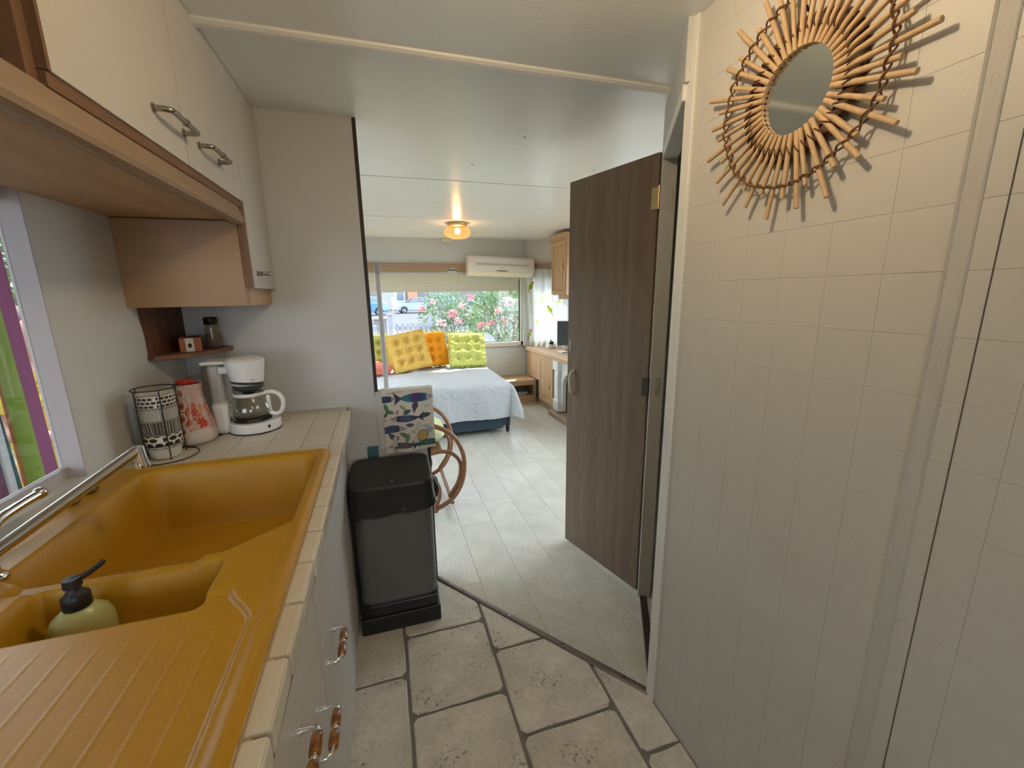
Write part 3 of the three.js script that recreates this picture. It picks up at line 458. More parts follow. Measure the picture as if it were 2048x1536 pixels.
// ---------------------------------------------------------------- things on the counter
{ // wire rack with four stacked printed mugs
  const X = -0.652, Z = -1.452, Y = 0.9315;
  const bandDraw = [
    (c, w, h) => { c.fillStyle = '#d9d0bb'; c.fillRect(0, 0, w, h); c.fillStyle = '#262019'; for (let r = 0; r < 3; r++) for (let k = 0; k < 22; k++) { const x = (k + (r % 2) * 0.5) * w / 22, y = 44 + r * 60; c.beginPath(); c.arc(x, y, 17, 0, 7); c.fill(); for (let a = 0; a < 6; a++) { c.beginPath(); c.arc(x + 20 * Math.cos(a * 1.05), y + 20 * Math.sin(a * 1.05), 6, 0, 7); c.fill(); } } for (let k = 0; k < 90; k++) { c.beginPath(); c.arc((k * 97) % w, (k * 53) % h, 4, 0, 7); c.fill(); } },
    (c, w, h) => { c.fillStyle = '#d9d0bb'; c.fillRect(0, 0, w, h); c.strokeStyle = '#2a241c'; for (let k = 0; k < 80; k++) { c.lineWidth = 3 + (k * 7) % 7; c.beginPath(); c.moveTo(k * w / 80, 0); c.lineTo(k * w / 80 + ((k * 13) % 7) - 3, h); c.stroke(); } for (let k = 0; k < 13; k++) { c.lineWidth = 3 + (k * 5) % 5; c.beginPath(); c.moveTo(0, k * h / 13 + 6); c.lineTo(w, k * h / 13 + 6); c.stroke(); } },
    (c, w, h) => { c.fillStyle = '#3d372b'; c.fillRect(0, 0, w, h); c.strokeStyle = '#cfc6b1'; for (let k = 0; k < 70; k++) { c.lineWidth = 1.5 + (k * 7) % 5; const x = ((k * 131) % 997) / 997 * w; c.beginPath(); c.moveTo(x, 0); c.lineTo(x + 2, h); c.stroke(); } },
    (c, w, h) => { c.fillStyle = '#e0d8c5'; c.fillRect(0, 0, w, h); c.fillStyle = '#2c261e'; for (let r = -1; r < 3; r++) for (let k = 0; k < 12; k++) { c.beginPath(); c.ellipse((k + (r & 1) * 0.5) * w / 12, 60 + r * 78, 36, 33, 0, 0, 7); c.fill(); } },
  ];
  const names = ['top mug in the wire rack, printed with dotted flowers', 'second mug from the top in the rack, printed with a woven grid', 'third mug from the top in the rack, printed with dark stripes', 'bottom mug in the wire rack, printed with large dark dots'];
  const tops = [1.129, 1.089, 1.050, 1.010], cream = std({ color: rgb(0.62, 0.56, 0.45), roughness: 0.3 });
  tops.forEach((top, i) => {
    const m = thing('mug', names[i], 'mug', [X, 0, Z], 0, 'mugs stacked in the wire rack'), last = i === 3, bandB = last ? 0.968 : tops[i + 1], foot = last ? 0.9328 : bandB - 0.012;
    const rT = 0.0475, rB = 0.044;
    mesh('cup', lathe([[0.001, foot], [last ? 0.033 : 0.034, foot], [last ? 0.036 : 0.0355, foot + 0.004], [rB - 0.002, bandB - 0.002], [rT - 0.0008, top], [rT - 0.004, top], [rB - 0.006, bandB], [0.03, foot + 0.006], [0.001, foot + 0.006]], 40), cream, m);
    const g = new THREE.CylinderGeometry(rT, rB, top - bandB - 0.002, 48, 1, true).rotateY(0.4).translate(0, (top + bandB) / 2 - 0.001, 0);
    mesh('print', g, std({ map: canvasTex(1024, 200, bandDraw[i]), roughness: 0.35 }), m);
    mesh('rim_line', new THREE.TorusGeometry(rT, 0.0008, 6, 48).rotateX(PI / 2).translate(0, top - 0.0015, 0), M.blackWire, m);
    mesh('rim_line', new THREE.TorusGeometry(rB + 0.0002, 0.0008, 6, 48).rotateX(PI / 2).translate(0, bandB + 0.001, 0), M.blackWire, m);
  });
  const r = thing('mug_rack', 'black wire rack holding four printed mugs beside the sink', 'rack', [X, 0, Z]);
  const R = 0.0525, wr = 0.0018, g = [new THREE.TorusGeometry(R, wr, 8, 56).rotateX(PI / 2).translate(0, 1.143, 0), new THREE.TorusGeometry(R, wr, 8, 56, PI * 1.0).rotateX(PI / 2).rotateY(-0.35).translate(0, 0.978, 0)];
  mesh('hoop', g[0], M.blackWire, r); mesh('hoop', g[1], M.blackWire, r);
  for (const a of [0.98, 3.35, 5.5, 2.2]) mesh('upright', rod([R * Math.cos(a), 0.934, R * Math.sin(a)], [R * Math.cos(a), 1.143, R * Math.sin(a)], wr, 8), M.blackWire, r);
  mesh('foot_ring', new THREE.TorusGeometry(0.074, wr, 8, 56).rotateX(PI / 2).translate(0.006, Y + wr, 0), M.blackWire, r);
}
{ // waisted storage pot with flower print
  const pot = thing('flower_jug', 'pale pink waisted jug with white rings and orange flower print', 'jug', [-0.618, 0.9315, -1.578], 0);
  const tex = canvasTex(1024, 512, (c, w, h) => {
    const base = c.createLinearGradient ? '#c9a89a' : '#c9a89a'; c.fillStyle = base; c.fillRect(0, 0, w, h); c.fillStyle = '#cfc0ad'; c.fillRect(0, h * 0.74, w, h * 0.26);
    seed = 99; const cols = ['#c0452a', '#d0702f', '#c9912f', '#b8341f'];
    for (let k = 0; k < 190; k++) { const x = rr(0, w), y = rr(h * 0.34, h * 0.74), r = rr(5, 16); c.fillStyle = cols[Math.floor(rnd() * 4)]; for (let a = 0; a < 5; a++) { c.beginPath(); c.ellipse(x + r * Math.cos(a * 1.257), y + r * Math.sin(a * 1.257), r * 0.7, r * 0.5, a * 1.257, 0, 7); c.fill(); } c.fillStyle = '#e0b070'; c.beginPath(); c.arc(x, y, r * 0.3, 0, 7); c.fill(); }
    for (const fx of [0.13, 0.47, 0.80]) for (const [dx, dy, s] of [[0, 0.45, 46], [0.05, 0.63, 52], [-0.06, 0.6, 34]]) { const x = (fx + dx) * w, y = dy * h; c.fillStyle = '#c2391f'; for (let a = 0; a < 6; a++) { c.beginPath(); c.ellipse(x + s * 0.5 * Math.cos(a * 1.047), y + s * 0.5 * Math.sin(a * 1.047), s * 0.42, s * 0.22, a * 1.047, 0, 7); c.fill(); } }
    for (const fx of [0.02, 0.352, 0.685]) for (let r = 0; r < 4; r++) { const x = fx * w, y = h * (0.14 + r * 0.2); c.fillStyle = '#c39080'; c.beginPath(); c.ellipse(x, y, 40, 38, 0, 0, 7); c.fill(); c.fillStyle = '#b5482e'; c.beginPath(); c.ellipse(x, y + 3, 26, r ? 18 : 4, 0, 0, 7); c.fill(); c.strokeStyle = '#eee2cf'; c.lineWidth = 12; c.beginPath(); c.ellipse(x, y, 44, 41, 0, 0, 7); c.stroke(); }
  });
  const prof = [[0.001, 0], [0.050, 0], [0.060, 0.012], [0.062, 0.030], [0.057, 0.060], [0.046, 0.11], [0.0385, 0.15], [0.0365, 0.175], [0.040, 0.198], [0.037, 0.198], [0.033, 0.175], [0.034, 0.15]];
  const g = lathe(prof, 56), p = g.attributes.position, uv = g.attributes.uv; for (let i = 0; i < p.count; i++) uv.setY(i, p.getY(i) / 0.2);
  const bm = mesh('body', g, phy({ map: tex, roughness: 0.35 }), pot); bm.rotation.y = 1.75;
  mesh('lining', lathe([[0.001, 0.165], [0.033, 0.165], [0.036, 0.196]], 40), std({ color: rgb(0.30, 0.10, 0.05), roughness: 0.5 }), pot);
  mesh('cloth_tuft', [0, 1, 2, 3, 4, 5].map((k) => new THREE.SphereGeometry(0.012, 10, 8).scale(1.2, 0.7, 0.8).rotateY(k).translate(-0.004 + 0.014 * Math.cos(k * 1.05), 0.2 + 0.004 * (k % 2), 0.014 * Math.sin(k * 1.05))), std({ color: rgb(0.45, 0.03, 0.025), roughness: 0.8 }), pot);
}
{ // coffee maker
  const c = thing('coffee_maker', 'white drip coffee maker with glass carafe on the tiled worktop', 'coffee maker', [-0.475, 0.9315, -1.665], 0.0);
  const Wm = M.plasticWhite;
  const foot = new THREE.Shape(); foot.absellipse(0.012, 0.0, 0.082, 0.080, 0, 2 * PI);
  mesh('base', [extrude(foot, 0.036, 0.006, 3, 28).rotateX(-PI / 2).translate(0, 0.002, 0)], Wm, c);
  mesh('base_ring', extrude(foot, 0.004, 0.001, 1, 28).rotateX(-PI / 2).translate(0, -0.0005, 0), M.blackMatte, c);
  mesh('hot_plate', cyl(0.06, 0.06, 0.004, 0.006, 0.0385, 0, 36), M.blackMatte, c);
  mesh('column', [B(0.052, 0.112, 0.086, -0.083, 0.057, -0.002, 0.018, 4)], Wm, c);
  mesh('water_tank', [B(0.046, 0.205, 0.094, -0.092, 0.14, -0.04, 0.016, 4)], phy({ color: rgb(0.50, 0.47, 0.43), roughness: 0.3 }), c);
  mesh('arm', [B(0.03, 0.026, 0.05, -0.062, 0.222, -0.01, 0.006)], Wm, c);
  mesh('tank_lid', [B(0.078, 0.012, 0.11, -0.086, 0.249, -0.03, 0.006, 3)], Wm, c);
  const bk = mesh('filter_basket', lathe([[0.001, 0.170], [0.050, 0.168], [0.0505, 0.175], [0.062, 0.252], [0.060, 0.257], [0.001, 0.258]], 44).translate(0.006, 0, 0.004), Wm, c);
  mesh('lid', lathe([[0.001, 0.268], [0.03, 0.267], [0.052, 0.262], [0.0605, 0.256], [0.058, 0.254], [0.001, 0.254]], 40).translate(0.006, 0, 0.004), Wm, bk);
  // dark band with a wavy top under the basket
  { const n = 56, g = new THREE.CylinderGeometry(1, 1, 1, n, 1, true), p = g.attributes.position; for (let i = 0; i < p.count; i++) { const a = Math.atan2(p.getZ(i), p.getX(i)), top = p.getY(i) > 0, y = top ? 0.180 + 0.006 * Math.cos(a - 2.6) : 0.154, r = top ? 0.0525 : 0.046; p.setXYZ(i, r * Math.cos(a) + 0.006, y, r * Math.sin(a) + 0.004); } g.computeVertexNormals(); mesh('band', [g, cyl(0.03, 0.046, 0.01, 0.006, 0.149, 0.004, 32), cyl(0.016, 0.028, 0.012, 0.006, 0.139, 0.004, 24)], std({ color: rgb(0.035, 0.04, 0.045), roughness: 0.4 }), c); }
  mesh('print', B(0.012, 0.0015, 0.001, 0, 0, 0).rotateY(0.5).translate(0.006 + 0.056 * Math.sin(0.55), 0.190, 0.004 + 0.056 * Math.cos(0.55)), M.blackMatte, c);
  const car = mesh('carafe', lathe([[0.001, 0.041], [0.052, 0.0415], [0.060, 0.048], [0.066, 0.066], [0.066, 0.082], [0.060, 0.104], [0.050, 0.122], [0.046, 0.130], [0.048, 0.137], [0.0455, 0.137], [0.0435, 0.13], [0.0475, 0.122], [0.0575, 0.104], [0.0635, 0.082], [0.0635, 0.066], [0.0575, 0.05], [0.001, 0.044]], 48).translate(0.006, 0, 0.004), phy({ color: rgb(0.93, 0.95, 0.92), transmission: 1, roughness: 0.02, thickness: 0.003, ior: 1.47 }), c);
  mesh('collar', [lathe([[0.044, 0.127], [0.0495, 0.128], [0.0505, 0.138], [0.045, 0.139]], 40).translate(0.006, 0, 0.004)], Wm, car);
  mesh('grip', [tube([[0.05, 0.132, 0.012], [0.075, 0.138, 0.016], [0.102, 0.128, 0.020], [0.114, 0.10, 0.022], [0.106, 0.068, 0.021], [0.086, 0.056, 0.018], [0.07, 0.062, 0.016]], 0.0075, 48, 10).scale(1, 1, 1), B(0.012, 0.07, 0.014, 0.066, 0.092, 0.016, 0.004)], Wm, car);
  mesh('switch', B(0.016, 0.012, 0.004, 0, 0, 0, 0.0018).rotateY(0.62).translate(0.012 + 0.080 * Math.sin(0.72), 0.022, 0.078 * Math.cos(0.72)), M.black, c);
  mesh('print', B(0.016, 0.0012, 0.001).rotateY(0.62).translate(0.012 + 0.080 * Math.sin(0.70), 0.0325, 0.078 * Math.cos(0.70)), M.blackMatte, c);
  const k = one('power_cable', 'thin black cable trailing behind the white coffee maker', 'cable', tube([[-0.58, 0.935, -1.70], [-0.60, 0.94, -1.66], [-0.592, 0.936, -1.625], [-0.575, 0.934, -1.61], [-0.56, 0.936, -1.63]], 0.0022, 30, 6), M.blackMatte); void k;
  const sk = thing('wall_socket', 'cream double wall socket in the corner behind the flower jug', 'socket', [-0.645, 1.10, ZP + 0.0005]);
  mesh('plate', B(0.075, 0.07, 0.01, 0, 0, 0.005, 0.004), std({ color: rgb(0.42, 0.38, 0.26), roughness: 0.5 }), sk); mesh('insert', cyl(0.02, 0.02, 0.003, 0, 0, 0, 20).rotateX(PI / 2).translate(0, 0, 0.0105), std({ color: rgb(0.36, 0.33, 0.22), roughness: 0.5 }), sk);
}
// ---------------------------------------------------------------- pedal bin, towel, broom, dustpan
{
  const b = thing('pedal_bin', 'tall grey pedal bin with black lid and black liner bag', 'bin', [-0.010, 0, -1.742]);
  const hw = 0.158, hd = 0.112, R = 0.045;
  const rect = (w, d, r) => { const s = new THREE.Shape(); s.moveTo(-w + r, -d); s.lineTo(w - r, -d); s.absarc(w - r, -d + r, r, -PI / 2, 0); s.lineTo(w, d - r); s.absarc(w - r, d - r, r, 0, PI / 2); s.lineTo(-w + r, d); s.absarc(-w + r, d - r, r, PI / 2, PI); s.lineTo(-w, -d + r); s.absarc(-w + r, -d + r, r, PI, PI * 1.5); return s; };
  const up = (g, y) => g.rotateX(-PI / 2).translate(0, y, 0);
  mesh('body', up(extrude(rect(hw, hd, R), 0.47, 0.002, 1, 10), 0.11), std({ color: rgb(0.16, 0.157, 0.15), metalness: 0.4, roughness: 0.5 }), b);
  mesh('foot', [up(extrude(rect(hw + 0.004, hd + 0.004, R), 0.135, 0.006, 2, 10), 0.0), BB(-hw - 0.006, hw + 0.006, 0.0, 0.075, 0.06, 0.128, 0.006)], M.black, b);
  mesh('pedal', [BB(-hw + 0.03, hw - 0.002, 0.078, 0.128, 0.108, 0.122, 0.006, 3)], phy({ color: rgb(0.015, 0.016, 0.018), roughness: 0.2 }), b);
  // liner: crinkled skirt hanging over the rim
  { const n = 160, rows = 14, pts = rect(hw + 0.006, hd + 0.006, R).getSpacedPoints(n), pos = [], idx = [];
    for (let j = 0; j <= rows; j++) for (let i = 0; i <= n; i++) { const p = pts[i % n], t = j / rows, l = Math.hypot(p.x, p.y) || 1, w = 0.004 + 0.007 * t * (0.6 + N(i * 0.13, t * 2, 3)) + 0.004 * N(i * 0.35, t * 5, 6) * t, yb = 0.535 + 0.016 * N(i * 0.06, 0, 2); pos.push(p.x + (p.x / l) * w, lerp(0.635, yb, t), -p.y - (p.y / l) * w); }
    for (let j = 0; j < rows; j++) for (let i = 0; i < n; i++) { const a = j * (n + 1) + i; idx.push(a, a + n + 1, a + 1, a + 1, a + n + 1, a + n + 2); }
    const g = new THREE.BufferGeometry(); g.setAttribute('position', new THREE.Float32BufferAttribute(pos, 3)); g.setIndex(idx); g.computeVertexNormals();
    const blob = new THREE.SphereGeometry(0.03, 24, 18), bp = blob.attributes.position; for (let i = 0; i < bp.count; i++) { const q = new V3().fromBufferAttribute(bp, i), s = 1 + 0.35 * N(q.x * 60, q.y * 60, q.z * 60); bp.setXYZ(i, q.x * s * 0.8 + hw + 0.01, q.y * s * 1.7 + 0.585, q.z * s + 0.03); } blob.computeVertexNormals();
    mesh('liner', [g, blob], phy({ color: rgb(0.018, 0.018, 0.018), roughness: 0.3, side: THREE.DoubleSide }), b); }
  const lid = mesh('lid', (() => { const g = up(extrude(rect(hw + 0.008, hd + 0.012, R + 0.006), 0.05, 0.014, 4, 10), 0.615); const p = g.attributes.position; for (let i = 0; i < p.count; i++) if (p.getY(i) > 0.635) p.setY(i, p.getY(i) + 0.028 * (0.5 - p.getZ(i) / (2 * hd))); g.computeVertexNormals(); return g; })(), phy({ color: rgb(0.016, 0.017, 0.017), roughness: 0.38 }), b);
  mesh('emblem', new THREE.SphereGeometry(0.005, 12, 8).scale(1.3, 0.3, 0.6).translate(0, 0.668, hd - 0.01), M.chrome, lid);
  const tw = thing('tea_towel', 'white tea towel printed with fish, draped over the low partition', 'towel');
  const print = canvasTex(1024, 1200, (c, w, h) => {
    c.fillStyle = '#e4dccf'; c.fillRect(0, 0, w, h);
    const fish = (x, y, L, hh, flip, body, mid, tail) => { c.save(); c.translate(x, y); c.scale(flip * 1.3, 1.3); c.fillStyle = body; c.beginPath(); c.moveTo(-L / 2, 0); c.bezierCurveTo(-L / 4, -hh, L / 4, -hh, L / 2, 0); c.bezierCurveTo(L / 4, hh, -L / 4, hh, -L / 2, 0); c.fill(); c.fillStyle = mid; c.beginPath(); c.ellipse(-L * 0.02, 0, L * 0.2, hh * 0.68, 0, 0, 7); c.fill(); c.fillStyle = '#b9b0a8'; c.beginPath(); c.moveTo(L * 0.27, -hh * 0.5); c.quadraticCurveTo(L * 0.42, -hh * 0.35, L * 0.47, 0); c.quadraticCurveTo(L * 0.42, hh * 0.35, L * 0.27, hh * 0.5); c.fill(); c.fillStyle = '#32384a'; c.beginPath(); c.arc(L * 0.36, -hh * 0.08, 9, 0, 7); c.fill(); c.fillStyle = tail; c.beginPath(); c.moveTo(-L * 0.42, 0); c.lineTo(-L * 0.68, -hh * 1.15); c.quadraticCurveTo(-L * 0.56, 0, -L * 0.66, hh * 1.1); c.closePath(); c.fill(); c.strokeStyle = '#2b3145'; c.lineWidth = 4; for (let k = -3; k < 4; k++) { c.beginPath(); c.arc(L * 0.05 * k, 0, hh * 0.5, -1.1, 1.1); c.stroke(); } c.restore(); };
    const leaf = (x, y, s, a, col) => { c.save(); c.translate(x, y); c.rotate(a); c.scale(1.35, 1.35); c.fillStyle = col; c.beginPath(); c.moveTo(-s, 0); c.quadraticCurveTo(0, -s * 0.75, s, 0); c.quadraticCurveTo(0, s * 0.75, -s, 0); c.fill(); c.strokeStyle = '#d8d2c4'; c.lineWidth = 3; c.beginPath(); c.moveTo(-s * 0.8, 0); c.lineTo(s * 0.8, 0); c.stroke(); c.restore(); };
    fish(700, 180, 560, 92, 1, '#3d7d8c', '#5b4a7e', '#43414f'); fish(70, 175, 330, 64, 1, '#3c3f58', '#4b5170', '#3c3f58');
    fish(420, 560, 470, 66, -1, '#4a5068', '#5a6484', '#39455a'); fish(130, 745, 480, 72, 1, '#474c66', '#575d7d', '#474c66'); fish(330, 1075, 460, 62, -1, '#6b5a58', '#74696a', '#2f6a5c'); fish(900, 1085, 420, 66, 1, '#3c6a5f', '#4a7a6c', '#35594f');
    for (const [x, y, s, a, col] of [[70, 340, 80, 1.2, '#3f7a58'], [140, 420, 70, 0.3, '#4a8461'], [60, 450, 60, 2.2, '#356b4c'], [400, 350, 60, 0.6, '#8aa777'], [440, 420, 50, 2.4, '#7b9a68'], [150, 900, 90, 0.8, '#3a5a62'], [220, 960, 70, 2.2, '#456a70'], [400, 880, 90, 0.4, '#5f7a72'], [450, 940, 80, 2.0, '#6f897e'], [640, 380, 70, 1.9, '#50576e'], [480, 440, 70, -0.5, '#3c4a5a'], [850, 540, 90, -0.15, '#3c4256'], [520, 690, 70, 0.1, '#3f5560'], [880, 860, 100, -0.4, '#9aa9ad'], [860, 760, 80, 0.2, '#b3bcbc']]) leaf(x, y, s, a, col);
    c.fillStyle = '#4d5468'; c.beginPath(); c.ellipse(650, 330, 60, 75, 0.6, 0, 7); c.fill();
    for (const [x, y, col] of [[270, 430, '#a8575c'], [300, 410, '#a8575c'], [285, 460, '#b06a6a'], [650, 710, '#9c6b58'], [680, 730, '#8b6a58'], [560, 820, '#7a7f93'], [590, 840, '#8a8fa3'], [30, 560, '#a5684c']]) { c.fillStyle = col; c.beginPath(); c.arc(x, y, 16, 0, 7); c.fill(); }
    c.strokeStyle = '#5b8570'; c.lineWidth = 10; for (const x of [850, 890, 930]) { c.beginPath(); c.moveTo(x, 330); c.lineTo(x + 6, 390); c.stroke(); }
    c.fillStyle = '#6b4f3a'; c.beginPath(); c.arc(770, 930, 112, 0, 7); c.fill(); c.fillStyle = '#d3b26a'; c.beginPath(); c.arc(770, 930, 98, 0, 7); c.fill(); c.strokeStyle = '#b88a4a'; c.lineWidth = 6; for (let k = 0; k < 8; k++) { c.beginPath(); c.moveTo(770, 930); c.lineTo(770 + 90 * Math.cos(k * 0.785), 930 + 90 * Math.sin(k * 0.785)); c.stroke(); }
    c.strokeStyle = '#7d4f44'; c.lineWidth = 16; c.beginPath(); c.arc(190, 1150, 30, 0, 7); c.stroke(); c.strokeStyle = '#5d5a60'; c.lineWidth = 5; c.beginPath(); c.moveTo(90, 70); c.lineTo(420, 40); c.stroke(); for (let k = 0; k < 14; k++) { c.beginPath(); c.moveTo(110 + k * 20, 62 - k); c.lineTo(118 + k * 20, 84 - k); c.stroke(); }
  });
  const cloth = (x0, x1, drop, back, sk, yo) => { // sheet over the top edge: front drop, crown, back drop
    const n = 36, path = []; const zf = ZP + 0.006 + yo, top = 0.9865 + yo, zb = ZP - 0.037 - yo;
    for (let i = 0; i <= 30; i++) path.push([lerp(top - drop, top - 0.006, i / 30), zf]); for (let i = 1; i < 8; i++) { const a = PI * i / 8; path.push([top - 0.006 + 0.008 * Math.sin(a), lerp(zf, zb, 0.5 - 0.5 * Math.cos(a))]); } for (let i = 0; i <= 14; i++) path.push([lerp(top - 0.006, top - back, i / 14), zb]);
    const R_ = path.length, pos = [], uv = [], idx = []; let s = 0; const S = [0]; for (let i = 1; i < R_; i++) { s += Math.hypot(path[i][0] - path[i - 1][0], path[i][1] - path[i - 1][1]); S.push(s); }
    for (let j = 0; j < R_; j++) for (let i = 0; i <= n; i++) { const t = i / n, fr = clamp((top - path[j][0]) / drop), w = 0.007 * fr * Math.sin(t * 7 + 1 + fr) + 0.005 * N(t * 4, S[j] * 9, 3), sideShift = sk * fr * fr, cornerLift = 0.012 * fr * (t - 0.55) ; pos.push(lerp(x0, x1, t) + sideShift * (1 - t * 0.6), path[j][0] + cornerLift + 0.004 * Math.sin(t * 9) * fr, path[j][1] + (j < 34 ? Math.abs(w) : -Math.abs(w))); uv.push(t, S[j] / drop); }
    for (let j = 0; j + 1 < R_; j++) for (let i = 0; i < n; i++) { const a = j * (n + 1) + i; idx.push(a, a + 1, a + n + 1, a + 1, a + n + 2, a + n + 1); }
    const g = new THREE.BufferGeometry(); g.setAttribute('position', new THREE.Float32BufferAttribute(pos, 3)); g.setAttribute('uv', new THREE.Float32BufferAttribute(uv, 2)); g.setIndex(idx); g.computeVertexNormals(); return g;
  };
  mesh('printed_layer', cloth(-0.026, 0.196, 0.292, 0.2, 0.004, 0.004), std({ map: print, roughness: 0.9, side: THREE.DoubleSide, bumpMap: weaveBump, bumpScale: 0.0005 }), tw);
  mesh('under_layer', cloth(-0.052, 0.15, 0.26, 0.2, 0.006, 0.0), std({ color: rgb(0.60, 0.57, 0.52), roughness: 0.9, side: THREE.DoubleSide }), tw);
  const br = thing('broom', 'white broom handle with grey cap standing behind the low partition', 'broom', [-0.002, 0, -1.975]);
  mesh('handle', rod([0.0, 0.09, 0.0], [0.0, 1.505, 0.012], 0.0105, 18), std({ color: rgb(0.62, 0.63, 0.64), roughness: 0.4 }), br);
  mesh('cap', rod([0.0, 1.49, 0.012], [0.0, 1.535, 0.0124], 0.0118, 18), std({ color: rgb(0.42, 0.43, 0.44), roughness: 0.5 }), br);
  mesh('head', BB(-0.14, 0.12, 0.06, 0.10, -0.025, 0.025, 0.01), std({ color: rgb(0.5, 0.5, 0.52), roughness: 0.5 }), br);
  mesh('bristles', BB(-0.135, 0.115, 0.0, 0.062, -0.02, 0.02), std({ color: rgb(0.2, 0.2, 0.22), roughness: 0.9 }), br);
  const dp = thing('dustpan', 'teal plastic dustpan tucked between bin and partition', 'dustpan', [-0.045, 0, ZP + 0.0]);
  mesh('pan', [BB(-0.06, -0.012, 0.52, 0.735, 0.001, 0.008, 0.003), BB(-0.06, -0.012, 0.700, 0.737, 0.001, 0.009, 0.003, 3)], std({ color: rgb(0.06, 0.15, 0.17), roughness: 0.4 }), dp); mesh('grip', [BB(-0.04, -0.01, 0.0, 0.53, 0.001, 0.012, 0.004)], std({ color: rgb(0.06, 0.15, 0.17), roughness: 0.4 }), dp);
}
// ---------------------------------------------------------------- rattan mirror on the kitchen wall
{
  const m = thing('rattan_mirror', 'sunburst rattan mirror with radiating cane sticks on the tiled wall', 'mirror', [XR, 1.772, -0.704]);
  m.rotation.y = -PI / 2; // local x runs along +z... local z faces the room
  const cane = std({ map: woodTex([0.72, 0.58, 0.43], [0.85, 0.72, 0.56], 12, 0.8, 0.12), roughness: 0.6 }), vine = std({ map: woodTex([0.40, 0.26, 0.14], [0.56, 0.38, 0.22], 14, 0.9, 0.06), roughness: 0.65 }), dark = std({ color: rgb(0.11, 0.055, 0.025), roughness: 0.7 }), darkVine = std({ map: woodTex([0.28, 0.16, 0.08], [0.42, 0.26, 0.14], 14, 0.9, 0.06), roughness: 0.65 });
  mesh('glass', cyl(0.093, 0.093, 0.004, 0, 0, 0, 56).rotateX(PI / 2).translate(0, 0, 0.009), std({ color: rgb(0.78, 0.80, 0.76), metalness: 1, roughness: 0.06 }), m);
  mesh('backing', cyl(0.11, 0.11, 0.007, 0, 0, 0, 48).rotateX(PI / 2).translate(0, 0, 0.0036), dark, m);
  const n = 44; seed = 321;
  for (let k = 0; k < n; k++) {
    const a = (k / n) * 2 * PI + rr(-0.02, 0.02), r1 = [0.228, 0.19, 0.215, 0.182][k % 4] + rr(-0.006, 0.008), r0 = 0.074, tilt = 0.022, rad = rr(0.0046, 0.0056);
    const s = mesh('cane_stick', uvm(rod([r0 * Math.cos(a), r0 * Math.sin(a), 0.0165], [r1 * Math.cos(a), r1 * Math.sin(a), tilt], rad, 10, rad * 0.92), 'y', rnd(), rnd()), cane, m); void s;
  }
  // inner plaited ring: leaves of vine wound between the sticks
  for (let k = 0; k < n; k++) {
    const a = ((k + 0.5) / n) * 2 * PI, d = (rA, aa, z) => [rA * Math.cos(aa), rA * Math.sin(aa), z], h = PI / n;
    mesh('vine_wrap', [tube([d(0.098, a - h * 1.1, 0.0225), d(0.110, a - h * 0.3, 0.0235), d(0.122, a + h * 0.5, 0.014), d(0.112, a + h * 1.0, 0.009)], 0.0013, 14, 5), new THREE.SphereGeometry(1, 12, 8).scale(0.0165, 0.0085, 0.0052).rotateZ(a + 0.35).translate(...d(0.112, a, 0.0105))], k % 4 ? darkVine : dark, m);
  }
  // outer twisted ring of two strands
  for (const ph of [0, PI]) { const pts = []; for (let k = 0; k < n * 4; k++) { const t = k / (n * 4), a = t * 2 * PI, w = (k / 4) * PI + ph, R = 0.168 + 0.006 * N(Math.cos(a) * 3, Math.sin(a) * 3, 1) + 0.0025 * Math.sin(w * 1.0); pts.push([R * Math.cos(a), R * Math.sin(a), 0.0205 + 0.0075 * Math.cos(w)]); } mesh('vine_ring', tube(pts, 0.0019, n * 10, 6, true), vine, m); }
  mesh('nail', [rod([0.0, 0.135, 0], [0.0, 0.137, 0.016], 0.003, 10), new THREE.SphereGeometry(0.0055, 12, 8).translate(0, 0.137, 0.017)], M.blackMatte, m);
}
